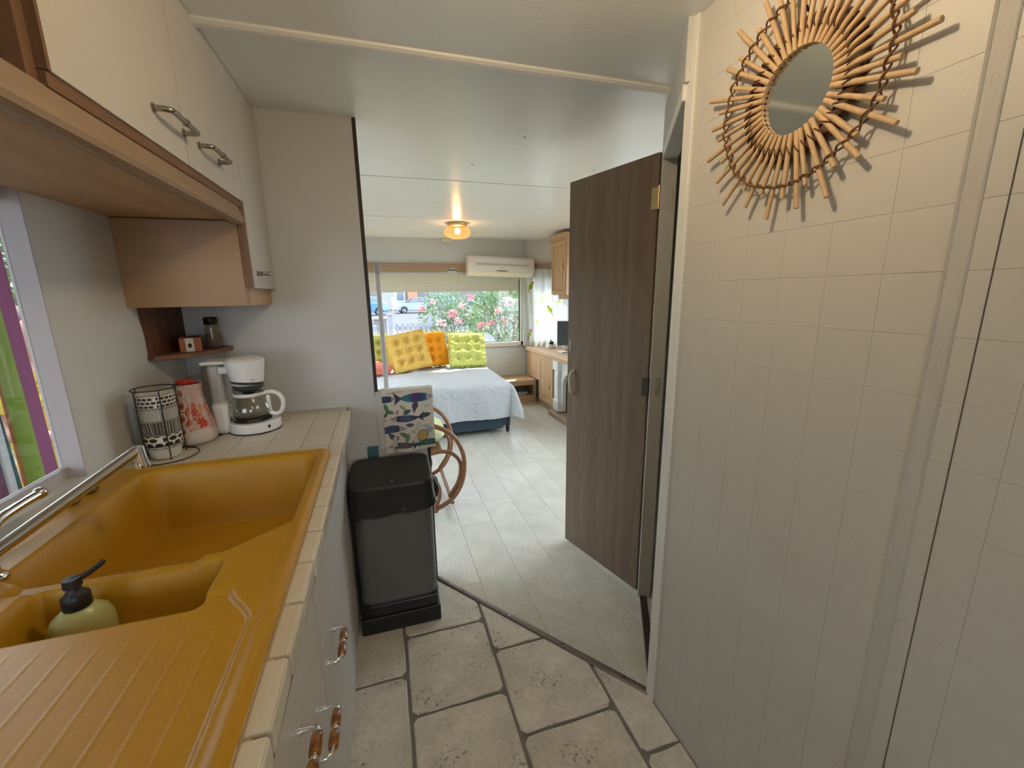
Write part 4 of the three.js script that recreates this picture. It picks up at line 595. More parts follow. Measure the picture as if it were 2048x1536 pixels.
// ---------------------------------------------------------------- lamps
{
  const k = thing('ceiling_lamp', 'small round kitchen ceiling lamp above the aisle', 'lamp', [0.30, H, -0.66]);
  mesh('base', cyl(0.055, 0.06, 0.02, 0, -0.01, 0, 32), M.white, k);
  mesh('bulb', new THREE.SphereGeometry(0.04, 24, 18).translate(0, -0.06, 0), std({ color: rgb(1, 0.9, 0.7), emissive: rgb(1, 0.82, 0.55), emissiveIntensity: 6, roughness: 0.4 }), k);
  const p = new THREE.PointLight(new THREE.Color().setRGB(1, 0.78, 0.50), 0.50); p.position.set(0, -0.06, 0); p.shadow.radius = 1.2; p.castShadow = true; k.add(p);
  const l = thing('ceiling_lamp', 'lit amber ribbed glass globe lamp on the living room ceiling', 'lamp', [0.765, H, -4.245]);
  mesh('base', lathe([[0.001, 0], [0.098, 0], [0.1, -0.006], [0.096, -0.018], [0.09, -0.03], [0.001, -0.03]], 40), M.brass, l);
  { const n = 120, rows = 24, prof = (t) => { const a = lerp(0.80, -PI / 2, t); return [0.127 * Math.cos(a), -0.090 + 0.062 * (Math.sin(a) > 0 ? 1.15 : 1) * Math.sin(a)]; }, pos = [], idx = [];
    for (let j = 0; j <= rows; j++) for (let i = 0; i <= n; i++) { const a = i / n * 2 * PI, [r, y] = prof(j / rows), rib = 1 + 0.022 * Math.cos(a * 30) * sstep(0.02, 0.15, j / rows) * sstep(1, 0.75, j / rows) + 0.012 * Math.cos(j * 2.2); pos.push(Math.max(0.002, r) * rib * Math.cos(a), y, Math.max(0.002, r) * rib * Math.sin(a)); }
    for (let j = 0; j < rows; j++) for (let i = 0; i < n; i++) { const a = j * (n + 1) + i; idx.push(a, a + 1, a + n + 1, a + 1, a + n + 2, a + n + 1); }
    const g = new THREE.BufferGeometry(); g.setAttribute('position', new THREE.Float32BufferAttribute(pos, 3)); g.setIndex(idx); g.computeVertexNormals();
    mesh('glass_globe', g, phy({ color: rgb(1.0, 0.72, 0.42), transmission: 0.85, roughness: 0.18, thickness: 0, side: THREE.DoubleSide }), l); }
  mesh('bulb', new THREE.SphereGeometry(0.03, 20, 14).translate(0, -0.075, 0), std({ color: rgb(1, 0.9, 0.7), emissive: rgb(1, 0.72, 0.36), emissiveIntensity: 9 }), l);
  const q = new THREE.PointLight(new THREE.Color().setRGB(1, 0.74, 0.42), 0.22); q.position.set(0, -0.075, 0); q.castShadow = true; q.shadow.radius = 1.5; l.add(q);
  const sd = thing('smoke_detector', 'small cream box fixed where ceiling meets the far wall', 'detector', [0.83, H, ZB]);
  mesh('case', B(0.125, 0.045, 0.06, 0, -0.0235, 0.0305, 0.008, 3), std({ color: rgb(0.66, 0.64, 0.45), roughness: 0.5 }), sd); mesh('grille', B(0.1, 0.004, 0.045, 0, -0.0465, 0.031, 0.0015), std({ color: rgb(0.5, 0.48, 0.34), roughness: 0.6 }), sd);
}

// ---------------------------------------------------------------- living room: sofa bed with cover and cushions
const TOP = 0.502;
{
  const b = thing('sofa_bed', 'low sofa bed with dark blue upholstered base under the window', 'bed', [0, 0, 0]);
  const navy = std({ color: rgb(0.035, 0.055, 0.075), roughness: 0.85, bumpMap: weaveBump, bumpScale: 0.001 });
  mesh('base', [extrude([[-0.68, 0.045], [1.10, 0.045], [1.14, 0.085], [1.235, 0.25], [-0.70, 0.25]], 1.25, 0.012, 2).translate(0, 0, -5.215)], navy, b);
  mesh('mattress', B(1.86, 0.24, 1.27, 0.235, 0.362, -4.625, 0.05, 4), navy, b);
  for (const [x, z] of [[1.165, -3.99], [1.165, -5.15], [-0.6, -3.99], [-0.6, -5.15]]) mesh('leg', lathe([[0.001, 0], [0.014, 0], [0.018, 0.02], [0.034, 0.17], [0.001, 0.17]], 16).translate(x, 0, z), M.black, b);
}
{
  const x0 = -0.715, z0 = -5.30, X1 = 1.19, Z1 = -3.955, dropF = 0.345, dropR = 0.235, nx = 190, nz = 150, pos = [], uv = [], idx = [];
  const LX = X1 - x0 + dropR, LZ = Z1 - z0 + dropF;
  for (let j = 0; j <= nz; j++) for (let i = 0; i <= nx; i++) {
    const a = LX * i / nx, c = LZ * j / nz, ea = Math.max(0, a - (X1 - x0)), eb = Math.max(0, c - (Z1 - z0));
    let x = Math.min(x0 + a, X1), z = Math.min(z0 + c, Z1), y = TOP;
    y += 0.016 * fbm(x * 3 + 1, z * 5, 2, 4) + 0.016 * Math.pow(1 - Math.abs(fbm(x * 2.2 + z * 1.2, z * 4.5, 5, 3)), 5) * (ea + eb > 0 ? 0 : 1);
    const d = Math.hypot(ea, eb), th = Math.atan2(eb, ea);
    if (d > 0) {
      const both = ea > 0 && eb > 0 ? Math.sin(2 * th) : 0, r = 0.03 * (1 - Math.exp(-d * 40)), out = r + d * (0.02 + 0.34 * both) + 0.014 * Math.sin((eb > ea ? x * 13 : z * 12) + 1.5) * sstep(0, 0.25, d) * (1 - both) + 0.012 * fbm(x * 9, z * 9, d * 5, 3) * sstep(0, 0.1, d);
      x += out * (ea > 0 ? Math.cos(th) : 0); z += out * (eb > 0 ? Math.sin(th) : 0); y = TOP - Math.max(0, d - 0.012) * (1 - 0.18 * both) + 0.004 * N(x * 20, z * 20, 1);
    }
    pos.push(x, y + 0.004, z); uv.push(a, c);
  }
  for (let j = 0; j < nz; j++) for (let i = 0; i < nx; i++) { const a = j * (nx + 1) + i; idx.push(a, a + nx + 1, a + 1, a + 1, a + nx + 1, a + nx + 2); }
  const g = new THREE.BufferGeometry(); g.setAttribute('position', new THREE.Float32BufferAttribute(pos, 3)); g.setAttribute('uv', new THREE.Float32BufferAttribute(uv, 2)); g.setIndex(idx); g.computeVertexNormals();
  one('bedspread', 'crumpled white cotton bedspread hanging over the sofa bed', 'bedspread', g, std({ color: rgb(0.48, 0.49, 0.49), roughness: 0.9, bumpMap: crinkle, bumpScale: 0.012, side: THREE.DoubleSide }));
}
function cushion(name, label, size, thick, col, pos, rot, sd, grp) {
  const g = new THREE.BoxGeometry(1, 1, 1, 44, 44, 8), p = g.attributes.position, tf = [-0.27, 0, 0.27];
  for (let i = 0; i < p.count; i++) {
    let u = p.getX(i) * 2, v = p.getY(i) * 2, w = p.getZ(i) * 2; // -1..1
    const edge = Math.max(Math.abs(u), Math.abs(v)), pinch = 1 - 0.02 * Math.abs(u * v);
    let x = u * 0.5 * size * pinch, y = v * 0.5 * size * pinch, dome = 1 + 0.35 * (1 - Math.pow(edge, 4)), dim = 0, wr = 0;
    for (const a of tf) for (const c of tf) { const dx = x / size - a, dy = y / size - c, d2 = dx * dx + dy * dy; dim += Math.exp(-d2 / 0.0060); const ang = Math.atan2(dy, dx), dist = Math.sqrt(d2); wr += Math.exp(-d2 / 0.016) * Math.cos(ang * 7 + a * 9 + c * 5 + sd) * sstep(0.01, 0.06, dist); }
    let z = w * 0.5 * thick * (dome + 0.2 - 0.92 * Math.min(1, dim) + 0.15 * wr + 0.42 * fbm(u * 2.4 + sd, v * 2.4, w + sd, 3));
    const side = Math.abs(w) < 0.99 ? 1 : 0; if (edge > 0.99) { const bul = 0.012 * (1 - w * w) + 0.005 * Math.sin((u + v) * 22); if (Math.abs(u) >= Math.abs(v)) x += Math.sign(u) * bul; else y += Math.sign(v) * bul; } void side;
    p.setXYZ(i, x, y, z);
  }
  g.deleteAttribute('normal'); g.deleteAttribute('uv'); const q = mergeVertices(g, 1e-5); q.computeVertexNormals(); uvm(q);
  const o = thing(name, label, 'cushion', pos, 0, grp); o.rotation.set(rot[0], rot[1], rot[2], 'ZYX');
  const mat = std({ color: col, roughness: 0.92, bumpMap: weaveBump, bumpScale: 0.0008 });
  mesh('cover', q, mat, o);
  for (const s of [-1, 1]) { const pts = [], h = size / 2 + 0.002, zz = s * thick * 0.49; for (let k = 0; k < 48; k++) { const t = k / 12, e = Math.floor(t), f = (t - e) * 2 - 1, w = 0.004 * Math.sin(k * 2.4 + sd); pts.push(e === 0 ? [f * h, -h, zz + w] : e === 1 ? [h, f * h, zz + w] : e === 2 ? [-f * h, h, zz + w] : [-h, -f * h, zz + w]); } mesh('piping', tube(pts, 0.0065, 140, 6, true), mat, o); }
  for (const a of tf) for (const c of tf) mesh('tuft', new THREE.SphereGeometry(0.007, 8, 6).scale(1, 1, 0.5).translate(a * size, c * size, 0.5 * thick * 0.72), mat, o);
  return o;
}
const CG = 'tufted cushions lined up under the window';
cushion('tufted_cushion', 'large mustard tufted cushion in front, tilted against the orange one', 0.43, 0.115, rgb(0.70, 0.44, 0.095), [0.275, 0.742, -5.045], [-0.30, 0.12, 0.17], 1.3, CG);
cushion('tufted_cushion', 'bright orange tufted cushion between mustard and lime cushions', 0.40, 0.10, rgb(0.80, 0.33, 0.012), [0.535, 0.732, -5.215], [-0.22, 0.1, 0.06], 4.1, CG);
cushion('tufted_cushion', 'lime green tufted cushion at the right end, leaning far back', 0.43, 0.095, rgb(0.60, 0.62, 0.16), [0.985, 0.71, -5.12], [-0.62, -0.10, -0.02], 7.7, CG);
cushion('tufted_cushion', 'olive green tufted cushion half hidden behind the broom handle', 0.42, 0.10, rgb(0.47, 0.50, 0.13), [-0.16, 0.725, -5.19], [-0.24, 0.05, -0.02], 2.2, CG);
{ // soft salmon cushion
  const g = new THREE.SphereGeometry(1, 60, 40), p = g.attributes.position; for (let i = 0; i < p.count; i++) { const q = new V3().fromBufferAttribute(p, i); const s = 1 + 0.10 * Math.sin(q.x * 14 + 5 * q.y + 2 * N(q.x * 3, q.y * 3, 1)) * (0.5 + 0.5 * q.y) + 0.12 * N(q.x * 2, q.y * 2, q.z * 2); p.setXYZ(i, Math.sign(q.x) * Math.pow(Math.abs(q.x), 0.8) * 0.19 * s, q.y * 0.075 * s, Math.sign(q.z) * Math.pow(Math.abs(q.z), 0.8) * 0.14 * s); } g.computeVertexNormals();
  const c = thing('soft_cushion', 'salmon pink soft cushion lying flat at the left end of the bed', 'cushion', [-0.125, 0.588, -4.93]); c.rotation.set(0, 0.3, -0.12);
  mesh('cover', g, std({ color: rgb(0.72, 0.20, 0.14), roughness: 0.9 }), c);
}
// ---------------------------------------------------------------- far wall: shutter, air conditioner
{
  const s = thing('roller_shutter', 'cream roller shutter lowered over the top of the wide window', 'shutter');
  const sm = std({ color: rgb(0.55, 0.54, 0.44), roughness: 0.5 });
  mesh('box', BB(-0.57, 1.772, 1.566, 1.66, ZB - 0.05, ZB + 0.004, 0.004), sm, s);
  for (let k = 0; k < 4; k++) mesh('slat', extrude([[-0.004, -0.0165], [0.002, -0.0165], [0.005, -0.008], [0.006, 0], [0.004, 0.01], [-0.001, 0.0165], [-0.005, 0.0165]], 2.33, 0.0005, 1).rotateY(PI / 2).translate(-0.565, 1.5485 - k * 0.034, ZB - 0.015), sm, s);
  mesh('bottom_bar', BB(-0.565, 1.768, 1.432, 1.45, ZB - 0.022, ZB - 0.008, 0.003), sm, s);
  const br = thing('curtain_bracket', 'small silver bracket under the wooden beam', 'bracket', [0.893, 1.70, ZB + 0.002]); mesh('plate', B(0.09, 0.03, 0.03, 0, 0, 0.016, 0.002), M.chrome, br); mesh('slot', B(0.085, 0.012, 0.004, 0, -0.008, 0.032), M.blackMatte, br);
}
{
  const a = thing('air_conditioner', 'white wall mounted air conditioner above the window corner', 'air conditioner', [1.49, 1.735, ZB + 0.002]); a.rotation.z = -0.034;
  const prof = [[0, 0.118], [0.10, 0.122], [0.165, 0.108], [0.186, 0.085], [0.195, 0.02], [0.192, -0.04], [0.178, -0.078], [0.11, -0.125], [0.03, -0.128], [0, -0.12]];
  const W = 0.86, body = extrude(prof.map(([z, y]) => [z, y]), W, 0.012, 3).rotateY(-PI / 2).translate(W / 2, 0, 0), acm = std({ color: rgb(0.74, 0.71, 0.64), roughness: 0.4 });
  mesh('case', body, acm, a);
  mesh('front_panel', [extrude([[0.186, 0.078], [0.196, 0.02], [0.1935, -0.04], [0.182, -0.066], [0.185, -0.066], [0.198, -0.04], [0.2005, 0.02], [0.190, 0.080]], W - 0.10, 0.0006, 1).rotateY(-PI / 2).translate(W / 2 - 0.05, 0, 0)], acm, a);
  mesh('stripe', [extrude([[0.1975, 0.028], [0.1995, 0.0], [0.2015, 0.0], [0.2005, 0.028]], W - 0.17, 0.0003, 1).rotateY(-PI / 2).translate(W / 2 - 0.085, 0, 0)], std({ color: rgb(0.50, 0.50, 0.47), roughness: 0.4 }), a);
  mesh('display', extrude([[-0.09, 0], [-0.05, 0.008], [0, 0.0105], [0.05, 0.008], [0.09, 0], [0.05, -0.004], [0, -0.005], [-0.05, -0.004]], 0.004, 0.0008, 1).translate(0.0, -0.060, 0.187), M.black, a);
  mesh('print', B(0.045, 0.005, 0.001, 0.0, -0.028, 0.1985), std({ color: rgb(0.25, 0.25, 0.25), roughness: 0.6 }), a);
  mesh('flap', [extrude([[0.176, -0.08], [0.118, -0.120], [0.114, -0.114], [0.17, -0.074]], W - 0.13, 0.001, 1).rotateY(-PI / 2).translate(W / 2 - 0.065, 0, 0.004)], std({ color: rgb(0.76, 0.71, 0.52), roughness: 0.4 }), a);
}
// ---------------------------------------------------------------- side units along the far right
const brassPull = (parent, x, y, z) => mesh('pull', [new THREE.SphereGeometry(0.008, 12, 8).translate(x - 0.012, y, z), B(0.003, 0.075, 0.010, x - 0.001, y, z, 0.001)], std({ color: rgb(0.26, 0.20, 0.13), metalness: 0.8, roughness: 0.45 }), parent);
function panelDoor(parent, x, y0, y1, z0, z1, mat = M.oak) { // faces -x
  const f = 0.045, d = mesh('door', [uvm(BB(x - 0.018, x, y0, y0 + f, z0, z1, 0.003), 'z'), uvm(BB(x - 0.018, x, y1 - f, y1, z0, z1, 0.003), 'z'), uvm(BB(x - 0.018, x, y0 + f, y1 - f, z0, z0 + f, 0.003), 'y'), uvm(BB(x - 0.018, x, y0 + f, y1 - f, z1 - f, z1, 0.003), 'y')], mat, parent);
  mesh('panel', [uvm(BB(x - 0.010, x - 0.002, y0 + f - 0.004, y1 - f + 0.004, z0 + f - 0.004, z1 - f + 0.004), 'y'), uvm(BB(x - 0.015, x - 0.006, y0 + f + 0.012, y1 - f - 0.012, z0 + f + 0.012, z1 - f - 0.012, 0.004), 'y')], mat, d);
  return d;
}
{
  const w = thing('television_counter', 'long light wood worktop along the right of the living room', 'worktop');
  mesh('board', uvm(extrude([[1.835, 5.40], [1.835, 3.1], [2.445, 3.1], [2.445, 4.84], [1.895, 5.385]], 0.05, 0.006, 2).rotateX(-PI / 2).translate(0, 0.65, 0), 'z'), M.oak, w);
  const c = thing('sideboard', 'light oak sideboard cabinet with panelled door beside the bed', 'cabinet');
  mesh('carcass', uvm(BB(1.872, 2.36, 0.0, 0.648, -4.92, -4.46), 'y'), M.oak, c);
  mesh('end_panel', uvm(BB(1.860, 1.874, 0.31, 0.648, -5.36, -4.90), 'y'), M.oak, c);
  mesh('stile', uvm(BB(1.852, 1.874, 0.0, 0.648, -4.502, -4.455, 0.002), 'y'), M.oak, c);
  mesh('plinth', uvm(BB(1.862, 1.874, 0.0, 0.075, -4.93, -4.50), 'z'), M.beech, c);
  const d = panelDoor(c, 1.872, 0.08, 0.642, -4.90, -4.51); brassPull(d, 1.854, 0.30, -4.535);
  const b = thing('low_bench', 'low oak bench with open niche between bed and sideboard', 'bench');
  mesh('seat', uvm(BB(1.245, 1.858, 0.272, 0.302, -5.41, -5.015, 0.003), 'x'), M.oak, b);
  mesh('front_rail', uvm(BB(1.245, 1.858, 0.235, 0.272, -5.04, -5.022), 'x'), M.oak, b);
  mesh('plinth', uvm(BB(1.245, 1.858, 0.0, 0.085, -5.045, -5.025), 'x'), M.oak, b);
  mesh('floor_board', uvm(BB(1.245, 1.858, 0.075, 0.088, -5.40, -5.045), 'x'), M.oak, b);
  mesh('end_panel', uvm(BB(1.842, 1.858, 0.085, 0.272, -5.40, -5.03), 'y'), M.oak, b);
  seed = 12; for (let k = 0; k < 5; k++) one('magazine', ['bottom magazine in the bench niche', 'second magazine from the bottom in the bench niche', 'middle magazine in the bench niche stack', 'second magazine from the top in the bench niche', 'top magazine in the bench niche, slightly askew'][k], 'magazine', B(0.20, 0.009, 0.26, 0, 0, 0, 0.001, 1), std({ color: [rgb(0.35, 0.38, 0.42), rgb(0.5, 0.5, 0.5), rgb(0.2, 0.24, 0.32), rgb(0.45, 0.42, 0.4), rgb(0.3, 0.33, 0.38)][k], roughness: 0.5 }), [1.66 + rr(-0.015, 0.015), 0.0935 + k * 0.0098, -5.19], rr(-0.15, 0.15), 'magazines in the bench niche');
  // fireplace surround
  const f = thing('fireplace_surround', 'white painted fireplace surround with arched dark opening under the worktop', 'fireplace');
  const pl = std({ color: rgb(0.76, 0.76, 0.73), roughness: 0.55 });
  for (const z of [-4.36, -3.52]) { mesh('pilaster', [BB(1.845, 1.99, 0.535, 0.648, z - 0.075, z + 0.075, 0.008), BB(1.85, 1.97, 0.055, 0.19, z - 0.075, z + 0.075, 0.01), extrude([[-0.052, 0.18], [0.055, 0.18], [0.048, 0.25], [0.035, 0.36], [0.036, 0.43], [0.05, 0.5], [0.06, 0.54], [-0.052, 0.54]].map(([a, b]) => [z > -4 ? a : -a, b]), 0.10, 0.006, 2).rotateY(PI / 2).translate(1.858, 0, z)], pl, f); }
  { const s = new THREE.Shape(); s.moveTo(-0.36, 0.648); s.lineTo(0.36, 0.648); s.lineTo(0.36, 0.06); s.lineTo(0.33, 0.06); s.lineTo(0.33, 0.36); s.absellipse(0, 0.36, 0.33, 0.20, 0, PI, false); s.lineTo(-0.33, 0.06); s.lineTo(-0.36, 0.06); mesh('arch', extrude(s, 0.05, 0.004, 1, 20).rotateY(PI / 2).translate(1.90, 0, -3.94), pl, f); }
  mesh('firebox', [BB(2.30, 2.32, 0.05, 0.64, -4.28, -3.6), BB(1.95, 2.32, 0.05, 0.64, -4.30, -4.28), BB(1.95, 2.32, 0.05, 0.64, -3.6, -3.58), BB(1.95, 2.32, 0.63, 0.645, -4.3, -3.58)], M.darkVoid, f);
  mesh('hearth', uvm(BB(1.80, 2.32, 0.0, 0.05, -4.45, -3.40, 0.01, 3), 'z'), M.beech, f);
  const h = thing('heater_panel', 'brown panel heater with white rim standing in the fireplace', 'heater', [1.99, 0.05, -4.07]); mesh('panel', B(0.03, 0.32, 0.36, 0, 0.16, 0, 0.004), std({ color: rgb(0.16, 0.14, 0.12), roughness: 0.5 }), h); mesh('rim', [B(0.034, 0.012, 0.37, 0, 0.326, 0, 0.003), B(0.034, 0.33, 0.010, 0, 0.165, -0.184, 0.003)], pl, h);
  // wall cabinet
  const u = thing('wall_cabinet', 'light oak panelled wall cabinet beside the air conditioner', 'cabinet');
  mesh('carcass', uvm(BB(1.972, 2.44, 1.375, 1.985, -4.745, -4.36), 'y'), M.oak, u);
  mesh('cornice', [uvm(BB(1.925, 2.44, 1.985, 2.035, -4.79, -4.32, 0.008), 'z'), uvm(BB(1.945, 2.44, 1.965, 1.99, -4.765, -4.34, 0.004), 'z')], M.oak, u);
  const ud = panelDoor(u, 1.972, 1.378, 1.962, -4.742, -4.375); brassPull(ud, 1.954, 1.68, -4.395);
  mesh('light_rail', uvm(BB(2.03, 2.44, 1.325, 1.375, -4.70, -4.37, 0.003), 'x'), M.oak, u);
  // television and little router
  const tv = thing('television', 'flat television standing on the worktop near the curtain', 'television', [2.235, 0.70, -4.655], -0.42);
  mesh('casing', B(0.44, 0.30, 0.03, 0, 0.215, 0, 0.006), std({ color: rgb(0.10, 0.10, 0.11), roughness: 0.35 }), tv); mesh('screen', B(0.425, 0.278, 0.002, 0, 0.217, 0.0155), phy({ color: rgb(0.06, 0.07, 0.065), roughness: 0.12 }), tv);
  mesh('stand', [B(0.20, 0.01, 0.13, -0.02, 0.006, 0.02, 0.004), B(0.05, 0.08, 0.02, 0, 0.045, -0.01, 0.004)], M.black, tv);
  const dv = thing('power_block', 'white socket block with black plug on the worktop by the television', 'socket block', [2.06, 0.70, -5.0]); mesh('block', B(0.11, 0.05, 0.07, 0, 0.026, 0, 0.012, 3), M.plasticWhite, dv); mesh('plug', [B(0.05, 0.04, 0.045, 0.005, 0.07, 0, 0.012, 3), rod([-0.005, 0.085, 0], [-0.005, 0.115, 0], 0.006, 10)], M.black, dv);
  const bx = thing('set_top_box', 'white flat box lying in front of the television', 'box', [2.03, 0.70, -4.56]); mesh('case', B(0.09, 0.018, 0.11, 0, 0.01, 0, 0.004), M.plasticWhite, bx); mesh('front', B(0.08, 0.01, 0.002, 0, 0.01, 0.055), M.blackMatte, bx);
}
{ // curtain in the chamfered corner
  const tex = canvasTex(1024, 1536, (c, w, h) => {
    c.fillStyle = '#d2d6d4'; c.fillRect(0, 0, w, h); seed = 5;
    const parrot = (x, y, s, a) => { c.save(); c.translate(x, y); c.rotate(a); c.fillStyle = '#9fb83a'; c.beginPath(); c.ellipse(0, 0, s * 0.26, s * 0.6, 0, 0, 7); c.fill(); c.fillStyle = '#c4543a'; c.beginPath(); c.ellipse(0, -s * 0.62, s * 0.2, s * 0.22, 0, 0, 7); c.fill(); c.fillStyle = '#6f9a35'; c.beginPath(); c.ellipse(s * 0.12, s * 0.1, s * 0.14, s * 0.42, -0.15, 0, 7); c.fill(); c.fillStyle = '#c56a4a'; c.beginPath(); c.ellipse(0, s * 0.8, s * 0.09, s * 0.4, 0, 0, 7); c.fill(); c.restore(); };
    const leaf = (x, y, s, a, col) => { c.save(); c.translate(x, y); c.rotate(a); c.fillStyle = col; c.beginPath(); c.moveTo(-s, 0); c.quadraticCurveTo(0, -s * 0.5, s, 0); c.quadraticCurveTo(0, s * 0.5, -s, 0); c.fill(); c.restore(); };
    for (let k = 0; k < 55; k++) leaf(rr(0, w), rr(0, h), rr(30, 80), rr(0, 6), ['#cdd6b0', '#d9ddc8', '#c9cfc4', '#dcd9cc'][k % 4]);
    for (const [x, y, a] of [[130, 330, 0.4], [480, 800, -0.5], [110, 1290, 0.3], [820, 350, 0.2], [760, 1250, -0.3], [950, 850, 0.4]]) parrot(x, y, 120, a); for (const [x, y] of [[600, 380], [330, 620], [640, 640], [240, 1050], [880, 600]]) leaf(x, y, 70, 1 + x, '#c3cf5a');
  });
  const n = 180, rows = 50, pos = [], uv = [], idx = [], S0 = 0.01, S1 = 0.80;
  for (let j = 0; j <= rows; j++) for (let i = 0; i <= n; i++) { const t = i / n, v = j / rows, y = lerp(1.70, 0.708, v), sway = 0.02 * Math.sin(v * PI) * (1 - t), fold = 0.018 * Math.sin(t * 62 + 1.2 * Math.sin(v * 3 + t * 8)) * (0.6 + 0.5 * v) + 0.012 * Math.sin(t * 23 + v * 2); pos.push(lerp(S0, S1, t) + sway, y, 0.055 + fold); uv.push(t * 1.0, 1 - v); }
  for (let j = 0; j < rows; j++) for (let i = 0; i < n; i++) { const a = j * (n + 1) + i; idx.push(a, a + n + 1, a + 1, a + 1, a + n + 1, a + n + 2); }
  const g = new THREE.BufferGeometry(); g.setAttribute('position', new THREE.Float32BufferAttribute(pos, 3)); g.setAttribute('uv', new THREE.Float32BufferAttribute(uv, 2)); g.setIndex(idx); g.computeVertexNormals();
  one('curtain', 'white sheer curtain printed with green parrots in the window corner', 'curtain', g, phy({ map: tex, roughness: 0.95, transmission: 0.28, thickness: 0, side: THREE.DoubleSide }), CH.toArray(), chA);
}
// ---------------------------------------------------------------- bentwood rocking chair behind the low partition
{
  const c = thing('rocking_chair', 'bentwood rocking chair with pale green seat cushion behind the bin', 'chair', [0, 0, -2.5]);
  const bw = std({ map: woodTex([0.46, 0.30, 0.19], [0.60, 0.42, 0.28], 12, 0.8, 0.2), roughness: 0.4 }), T = (p, z, r = 0.015) => uvm(tube(p.map(([x, y]) => [x, y, z]), r, 80, 10), 'x');
  for (const z of [0, -0.52]) {
    mesh('arm_loop', T([[-0.22, 0.66], [-0.05, 0.645], [0.12, 0.635], [0.265, 0.605], [0.37, 0.535], [0.425, 0.43], [0.437, 0.33], [0.415, 0.21], [0.345, 0.105], [0.22, 0.045], [0.06, 0.018], [-0.15, 0.016], [-0.38, 0.05], [-0.60, 0.13]], z), bw, c);
    mesh('seat_loop', T([[-0.30, 0.30], [-0.10, 0.33], [0.06, 0.37], [0.20, 0.415], [0.30, 0.43], [0.375, 0.40], [0.415, 0.33], [0.40, 0.22], [0.335, 0.115]], z + (z ? 0.02 : -0.02), 0.013), bw, c);
    mesh('brace', T([[0.0, 0.34], [0.12, 0.335], [0.215, 0.29], [0.265, 0.21], [0.27, 0.14], [0.24, 0.06]], z, 0.013), bw, c);
    mesh('back_post', T([[-0.05, 0.03], [-0.16, 0.18], [-0.28, 0.36], [-0.42, 0.66], [-0.52, 0.94]], z, 0.014), bw, c);
  }
  for (const [x, y] of [[0.345, 0.10], [0.24, 0.055], [-0.05, 0.03]]) mesh('stretcher', rod([x, y, 0.035], [x, y, -0.555], 0.0125, 12), bw, c);
  for (const y of [0.94, 0.80]) mesh('back_rail', rod([-0.52 + (0.94 - y) * 0.35, y, 0.0], [-0.52 + (0.94 - y) * 0.35, y, -0.52], 0.013, 12), bw, c);
  mesh('seat', B(0.50, 0.018, 0.50, 0.06, 0, -0.26, 0.006).rotateZ(0.17).translate(0, 0.385, 0), bw, c);
  const q = new THREE.SphereGeometry(1, 48, 32), p = q.attributes.position; for (let i = 0; i < p.count; i++) { const v = new V3().fromBufferAttribute(p, i), f = (t, e) => Math.sign(t) * Math.pow(Math.abs(t), e), s = 1 + 0.05 * N(v.x * 4, v.y * 4, v.z * 4); p.setXYZ(i, f(v.x, 0.55) * 0.215 * s, v.y * 0.062 * s, f(v.z, 0.55) * 0.21 * s); } q.rotateZ(0.17); q.computeVertexNormals();
  const cu = one('seat_cushion', 'pale green cushion lying on the rocking chair seat', 'cushion', uvm(q), std({ color: rgb(0.60, 0.62, 0.33), roughness: 0.9, bumpMap: weaveBump, bumpScale: 0.0006 }), [0.135, 0.487, -2.76]); void cu;
}

// ---------------------------------------------------------------- outside
const GY = -0.35;
{
  const gt = dataTex(256, 256, (u, v) => { const t = 1 + 0.5 * N(u * 70, v * 70, 3) * 0.5 + 0.3 * tnoise(u, v, 5, 2, 4); return [0.31 * t, 0.30 * t, 0.285 * t]; }, true, 2.5);
  structure('ground', uvm(BB(-40, 60, GY - 0.3, GY, -23, 30), 'z'), std({ map: gt, roughness: 0.95 }));
  structure('road', uvm(BB(-60, 90, GY - 0.3, GY - 0.02, -70, -23), 'z'), std({ map: dataTex(256, 256, (u, v) => { const t = 1 + 0.4 * N(u * 90, v * 90, 3) * 0.5 + 0.35 * tnoise(u, v, 5, 2, 4); return [0.165 * t, 0.175 * t, 0.205 * t]; }, true, 4), roughness: 0.9 }));
  structure('kerb', BB(-60, 90, GY - 0.1, GY + 0.02, -23.3, -23.0, 0.02), std({ color: rgb(0.30, 0.29, 0.27), roughness: 0.9 }));
  structure('building_far', [uvm(BB(-30, 60, GY, 6.5, -56, -55), 'y')], std({ color: rgb(0.13, 0.122, 0.115), roughness: 0.9, bumpMap: grainBump, bumpScale: 0.01 }));
  one('garage_panel', 'terracotta wall panel on the building across the road', 'panel', BB(-0.6, 0.6, 0, 2.7, 0, 0.08), std({ color: rgb(0.42, 0.15, 0.09), roughness: 0.8 }), [3.95, GY, -54.95]);
  const d = thing('building_door', 'pale glazed door in the building across the road', 'door', [2.35, GY, -54.95]); mesh('frame', [BB(-0.65, -0.5, 0, 2.4, 0, 0.08), BB(0.5, 0.65, 0, 2.4, 0, 0.08), BB(-0.65, 0.65, 2.25, 2.4, 0, 0.08), BB(-0.5, 0.5, 0.9, 1.05, 0, 0.07)], std({ color: rgb(0.30, 0.32, 0.34), roughness: 0.6 }), d); mesh('pane', BB(-0.5, 0.5, 1.05, 2.25, 0.02, 0.03), phy({ color: rgb(0.10, 0.12, 0.14), roughness: 0.1 }), d); mesh('leaf', BB(-0.5, 0.5, 0.0, 0.9, 0.01, 0.04), std({ color: rgb(0.26, 0.28, 0.30), roughness: 0.6 }), d);
  one('low_wall', 'grey block wall beyond the garden gate', 'wall', [BB(-1.6, 0.2, 0, 0.72, -0.12, 0.12, 0.01), BB(-1.65, 0.25, 0.72, 0.78, -0.16, 0.16, 0.01)], std({ color: rgb(0.13, 0.125, 0.125), roughness: 0.9 }), [0.0, GY, -19]);
}
